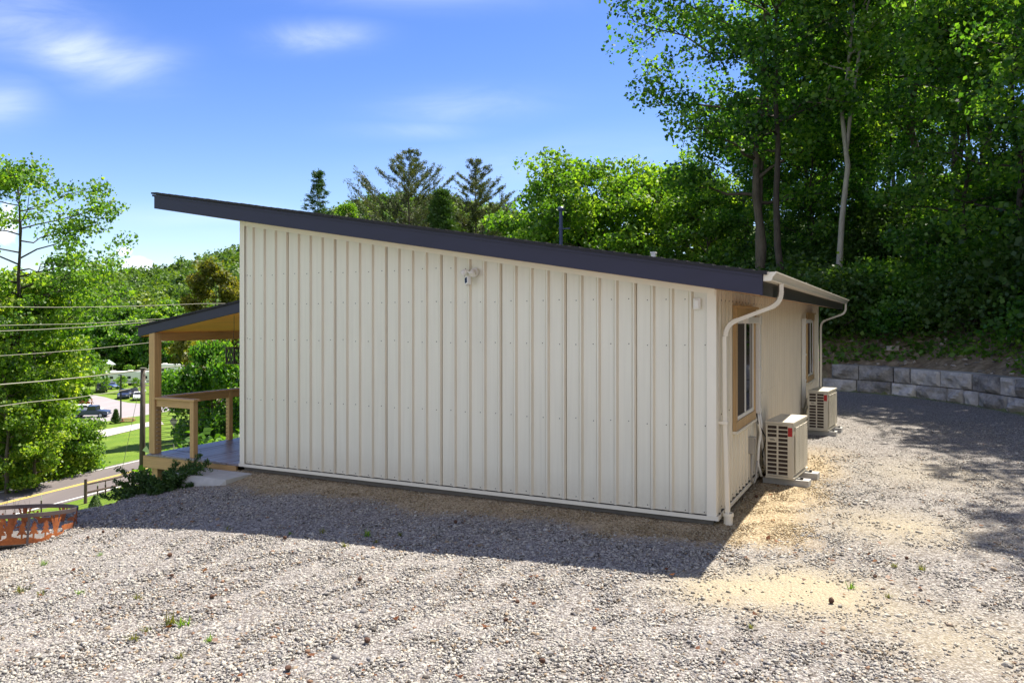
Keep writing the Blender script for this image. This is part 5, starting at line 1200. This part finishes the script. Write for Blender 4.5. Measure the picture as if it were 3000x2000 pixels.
# beyond the lot
FARK = [deciduous(81, 15, 5.5, .1, 20, 5200, .75, .25, M['bark'], M['leafwood'], cs=.18, twigs=False), deciduous(82, 14, 5.2, .08, 20, 5000, .75, .25, M['bark'], M['leafbright'], cs=.18, twigs=False, bias=.4)]
rng = np.random.default_rng(9); i = 0
for px in np.arange(-40, 760, 29):
    for Yd, sc in ((rng.uniform(212, 232), .85), (rng.uniform(240, 270), 1.1)):
        p_ = px + rng.uniform(-12, 12); x = at(p_, Yd); FARK[i % 2].place('far_tree', 'leafy tree in the belt of trees behind the holiday park', 'tree', x, Yd, sc * rng.uniform(.8, 1.2), None, 'belt of trees behind the park'); i += 1
SAP = deciduous(83, 4.6, 1.5, .22, 14, 1500, .26, .07, M['bark'], M['leafbright'], cs=.2, twigs=False)
for px, py, s in ((243, 1148, 1.0), (262, 1146, 1.1), (281, 1142, .7), (309, 1150, .7), (357, 1152, .8), (398, 1142, .6), (377, 1108, .8), (478, 1152, .95), (225, 1150, 1.4), (300, 1112, 1.1)):
    p = lot_pt(px, py); SAP.place('park_sapling', 'young bright green tree planted between the parked vehicles and trailers', 'tree', p.x, p.y, s, None, 'young trees in the holiday park')
p = lot_pt(238, 1206); bush(64, 1.5, 2.0, 900, .32, M['leafred'], M['bark']).place('russet_shrub', 'rusty red shrub beside the near left corner of the lot', 'shrub', p.x, p.y, 1.0, 0)
p = lot_pt(339, 1246); conifer(55, 2.2, .75, .04, 14, 7, 0, M['barkdark'], M['needledark'], .05, .15, 14, .14, pw=.9, sparse=.1, tuft=.07).place('small_spruce', 'knee high blue green spruce on the grass left of the lamp post', 'spruce', p.x, p.y, 1.0, 0)

# the far wooded hill reads as one mass: one object
def far_wood():
    rng = np.random.default_rng(15); Vs, Fs, Ts = [], [], []; base = 0; n = 0
    for Yd0, Yd1, cnt, nl, ls in ((255, 340, 420, 260, 1.15), (340, 470, 640, 210, 1.4), (470, 620, 900, 160, 1.7)):
        yy = rng.uniform(Yd0, Yd1, cnt); px = rng.uniform(-260, 1950, cnt); xx = (px - 1500) / FPX * yy; zz = height(xx, yy)
        for x, y, z in zip(xx, yy, zz):
            R = rng.uniform(4.0, 7.0); H = rng.uniform(11, 17); q = unit(rng.normal(size=(nl, 3))); q[:, 2] = np.where(q[:, 2] < -.45, -q[:, 2], q[:, 2]); r = rng.uniform(.72, 1.05, nl)[:, None] * (1 + .16 * np.sin(q[:, :1] * 5 + x) + .14 * np.sin(q[:, 1:2] * 6 + y))
            P = q * r * np.array([R, R, H * .52]) + np.array([x, y, z + H * .5]); V, F = leaf_arrays(P, ls * np.ones(nl), rng, up=.1, aspect=.5, normal=q)
            Vs.append(V); Fs.append(F + base); base += len(V); Ts.append(np.clip(rng.normal(.46, .20) + rng.normal(0, .10, nl), 0, 1))
    o = link_mesh('far_woods', raw_mesh('far_woods', np.concatenate(Vs), np.concatenate(Fs), M['leaffar'], np.concatenate(Ts)))
    tag(o, 'continuous green woods covering the far hill', 'woods', kind='stuff')
far_wood()

# the bank behind the retaining wall: creeping undergrowth, shrubs, loose stones
def undergrowth():
    rng = np.random.default_rng(19); n = 190000; y = rng.uniform(8, 62, n); x = rng.uniform(9, 40, n); d = foot_d(x, y); pat = np.sin(x * .8 + 1.5 * np.sin(y * .5)) * np.sin(y * .9 + x * .3)
    keep = (d > 1.0 + .5 * np.sin(y * .9) + .3 * np.sin(x * 1.7)) & (d < 22) & (rng.random(n) < np.where(d < 5, 1.0, .62 + .38 * pat)) & (rng.random(n) < np.where(y < 32, 1, .5)); x, y, d, pat = x[keep], y[keep], d[keep], pat[keep]
    P = np.c_[x, y, height(x, y) + rng.gamma(2, .10, len(x)) * (1 + .5 * pat)]; t = .45 + .25 * pat + rng.normal(0, .16, len(x))
    o = link_mesh('undergrowth', leaf_mesh('undergrowth', P, rng.uniform(.09, .20, len(x)), t, rng, M['leafbright'], up=.7)); tag(o, 'creeping green undergrowth covering the bank above the retaining wall', 'undergrowth', kind='stuff')
    m = 2600; y = rng.uniform(9, 34, m); x = rng.uniform(9, 18, m); d = foot_d(x, y); k = (d > .45) & (d < 4.2) & (rng.random(m) < 1.15 - d * .25); x, y = x[k], y[k]; c = np.array([.30, .26, .21]) * rng.uniform(.4, 1.5, (len(x), 1))
    s = rng.lognormal(math.log(.055), .55, len(x)).clip(.02, .22); o = stones(np.c_[x, y, height(x, y) + s * .1], s, rng.uniform(.2, .5, len(x)), c, rng, bpy.data.materials['crushed_stone'], 'rubble'); tag(o, 'loose shale and stones on the bare soil just above the wall', 'rubble', kind='stuff')
undergrowth()
BB = [bush(65, 1.3, 1.4, 4200, .15, M['leafwood'], M['bark']), bush(66, 1.6, 2.2, 5200, .16, M['leafdark'], M['bark'], bias=.6)]
def bank_shrubs():
    rng = np.random.default_rng(23); n = 0; pts = []
    while n < 60:
        y = rng.uniform(13, 48); x = rng.uniform(10, 30); d = float(foot_d(x, y)); px = 1500 + FPX * x / y
        if d < (2.3 if y < 27 else 1.6) or d > 11 or px < 2330 or px > 3200 or (pts and min(math.hypot(x - a, y - b) for a, b in pts) < 1.5): continue
        pts.append((x, y)); BB[n % 2].place('bank_shrub', 'leafy shrub under the trees on the bank above the retaining wall', 'shrub', x, y, rng.uniform(.6, 1.3), None, 'shrubs on the bank'); n += 1
    for x, y, s in ((10.9, 29.2, .9), (10.5, 31.5, 1.2), (11.4, 30.3, 1.1), (12.0, 33, 1.3), (10.3, 34.5, 1.2), (11.6, 36, 1.5), (10.0, 38, 1.5)):
        BB[1].place('bank_shrub', 'leafy shrub under the trees on the bank above the retaining wall', 'shrub', x, y, s, None, 'shrubs on the bank')
bank_shrubs()

# small plants at the yard edge
def juniper():
    rng = np.random.default_rng(29); base = HL(-8.18, -.80); t = thing('juniper_bush', 'dark spreading juniper at the corner of the porch deck', 'shrub', (base.x, base.y, -.50)); b = MB(); P = []; N = []
    for i in range(84):
        az = rng.uniform(0, 6.28); el = rng.uniform(.1, 1.15); L = rng.uniform(.35, .72) * (1.25 if abs(math.cos(az - .3)) > .8 else .9); d = np.array([math.cos(az) * math.cos(el), math.sin(az) * math.cos(el), math.sin(el)]); pts = [d * L * q + np.array([0, 0, -.12 * q * q * L]) + rng.normal(0, .02, 3) * (q > 0) for q in np.linspace(0, 1, 5)]
        b.tube(pts, [.012, .010, .008, .005, .003], 5)
        for q in np.linspace(.25, 1, 14):
            k = min(int(q * 4), 3); c = pts[k] + (pts[k + 1] - pts[k]) * (q * 4 - k)
            for s in range(3): e = unit(d + rng.normal(0, .55, 3)) * .09 * (1.3 - .5 * q); P += [c + e * .5, c + e]; N += [e, e]
    b.build('stem', M['barkdark'], t, recalc=False); P = np.array(P); N = unit(np.array(N)); k = np.repeat(np.arange(len(P)), 7); n = len(k); L = P[k] + rng.normal(0, .014, (n, 3)); tt = unit(N[k] + rng.normal(0, .6, (n, 3))); s = unit(np.cross(unit(rng.normal(size=(n, 3))), tt)); q = rng.uniform(.025, .055, n)[:, None]
    V = np.stack([L - tt * q * .5, L + s * q * .22, L + tt * q * .5, L - s * q * .22], 1).reshape(-1, 3); link_mesh('foliage', raw_mesh('foliage', V, np.arange(4 * n).reshape(n, 4), M['needledark'], np.clip(rng.normal(.5, .2, len(P))[k], 0, 1)), t)
juniper()
def dome_shrub():
    x, y = at(279, 40), 40.0; rng = np.random.default_rng(30); n = 2600; q = unit(rng.normal(size=(n, 3))); q[:, 2] = abs(q[:, 2]); r = rng.uniform(.8, 1.03, n)[:, None]; P = q * r * np.array([.36, .36, .95]); P[:, :2] *= (1.15 - .55 * P[:, 2:3]); V, F = leaf_arrays(P, .06 * np.ones(n), rng, normal=q)
    z = CAMZ - (1447 - HORY) / FPX * y - .98; me = raw_mesh('dome_shrub', V, F, M['needledark'], rng.uniform(.2, .8, n)); o = link_mesh('dome_shrub', me); o.location = (x, y, z); o.scale = (1, 1, 1); tag(o, 'small pointed clipped shrub at the foot of the rail fence', 'shrub')
dome_shrub()
def tufts():
    rng = np.random.default_rng(31)
    for i, (px, py, s) in enumerate(((130, 1655, 1.0), (60, 1735, 1.1), (120, 1745, .9), (295, 1628, .7), (405, 1755, .8), (500, 1830, 1.5), (540, 1835, 1.2), (430, 1850, .8), (392, 1875, 1.0), (612, 1880, .9), (528, 1930, .9), (668, 1553, .9), (850, 1565, .5), (945, 1562, 1.0), (1010, 1600, .9), (1075, 1570, 1.2), (1170, 1570, .9), (1100, 1590, .8), (235, 1740, .8), (2620, 1660, .8), (2700, 1670, 1.0), (2490, 1725, 1.0), (2600, 1750, .7), (2200, 1842, .7))):
        x, y, z = px2ground(px, py); n = 26; P = np.zeros((n, 3)); a = rng.uniform(0, 6.28, n); el = rng.uniform(.4, 1.3, n); L = rng.uniform(.035, .085, n) * s; d = np.stack([np.cos(a) * np.cos(el), np.sin(a) * np.cos(el), np.sin(el)], -1); s0 = np.stack([-np.sin(a), np.cos(a), 0 * a], -1) * .0035 * s; o0 = rng.normal(0, .016 * s, (n, 3)) * np.array([1, 1, 0]); tip = o0 + d * L[:, None]; mid = o0 + d * L[:, None] * .55 + np.array([0, 0, .006])
        V = np.stack([o0 - s0, o0 + s0, mid + s0 * .8, mid - s0 * .8], 1); V2 = np.stack([mid - s0 * .8, mid + s0 * .8, tip + s0 * .1, tip - s0 * .1], 1); V = np.concatenate([V.reshape(-1, 3), V2.reshape(-1, 3)]); me = raw_mesh('weed_tuft', V, np.arange(len(V)).reshape(-1, 4), M['leafolive' if i % 3 else 'leafbright'], rng.uniform(.2, .9, 2 * n)); o = link_mesh('weed_tuft', me); o.location = (x, y, z)
        tag(o, 'little tuft of weeds growing through the gravel', 'weed', 'weeds in the gravel')
    cone = MB(); cone.lathe([(.006, 0), (.022, .008), (.027, .022), (.020, .038), (.010, .05), (.003, .056)], 9); M['cone'] = simple('pine_cone_brown', (.075, .035, .02), .9, var=.5, scale=90)
    proto = None
    for i, (px, py) in enumerate(((302, 1566), (255, 1580), (502, 1632), (510, 1692), (617, 1757), (832, 1584), (1345, 1693), (1332, 1535), (1517, 1776), (1477, 1826), (1598, 1948), (848, 1965), (1080, 1890), (2430, 1766), (2565, 1694), (2655, 1644), (1052, 1705), (2220, 1460), (970, 1405), (1450, 1450))):
        x, y, z = px2ground(px, py)
        if proto is None: o = proto = cone.build('pine_cone', M['cone'], None, smooth=False)
        else: o = proto.copy(); COL.objects.link(o)
        o.location = (x, y, z + .028); o.rotation_euler = (1.4 + rng.uniform(-.3, .3), 0, rng.uniform(0, 6.28)); k = rng.uniform(.6, 1.0); o.scale = (k, k * rng.uniform(.7, 1.2), k * rng.uniform(.8, 1.3)); tag(o, 'small dark brown pine cone lying on the gravel', 'pine cone', 'pine cones on the gravel')
    n = 130; P = []; 
    for _ in range(n):
        q = rng.choice(4, p=[.3, .3, .2, .2]); c = ((2250, 1395, 60, 30), (2480, 1720, 220, 120), (1500, 1750, 900, 200), (600, 1750, 500, 200))[q]; px, py = rng.normal(c[0], c[2]), max(1395, rng.normal(c[1], c[3])); py = min(py, 1990)
        if 700 < px < 2230 and py < 1540: continue
        P.append(np.array(px2ground(px, py)) + np.array([0, 0, .03]))
    P = np.array(P); me = leaf_mesh('fallen_leaves', P, .05 * np.ones(len(P)), rng.uniform(0, .7, len(P)), rng, M['leafred'], up=2.0); tag(link_mesh('fallen_leaves', me), 'scattered dry brown leaves on the gravel', 'leaves', kind='stuff')
tufts()
def stalks():
    for i, (px, h) in enumerate(((6, 1.5), (14, 1.9), (32, 1.3), (40, 1.6), (48, 1.1), (80, 1.0), (38, .9))):
        Yd = 17.0 + i * .6; x = at(px, Yd); z = gz(x, Yd); top = CAMZ - (1440 + (i * 13) % 40 - HORY) / FPX * Yd; b = MB(); hh = max(top - z, .6); rg = random.Random(i); b.tube([(0, 0, -.1), (.03, 0, hh * .4), (rg.uniform(-.05, .08), 0, hh * .75), (rg.uniform(-.1, .12), 0, hh)], [.006, .005, .004, .002], 5)
        for k in range(5): q = .5 + .1 * k; b.tube([(.03, 0, hh * q), (.03 + rg.uniform(-.12, .12), 0, hh * (q + .1))], [.003, .0015], 4)
        o = b.build('dry_stalk', M['fence'], None); o.location = (x, Yd, z); tag(o, 'thin dry weed stalk in front of the road at the left edge', 'weed stalk', 'dry stalks at the left edge')
stalks()
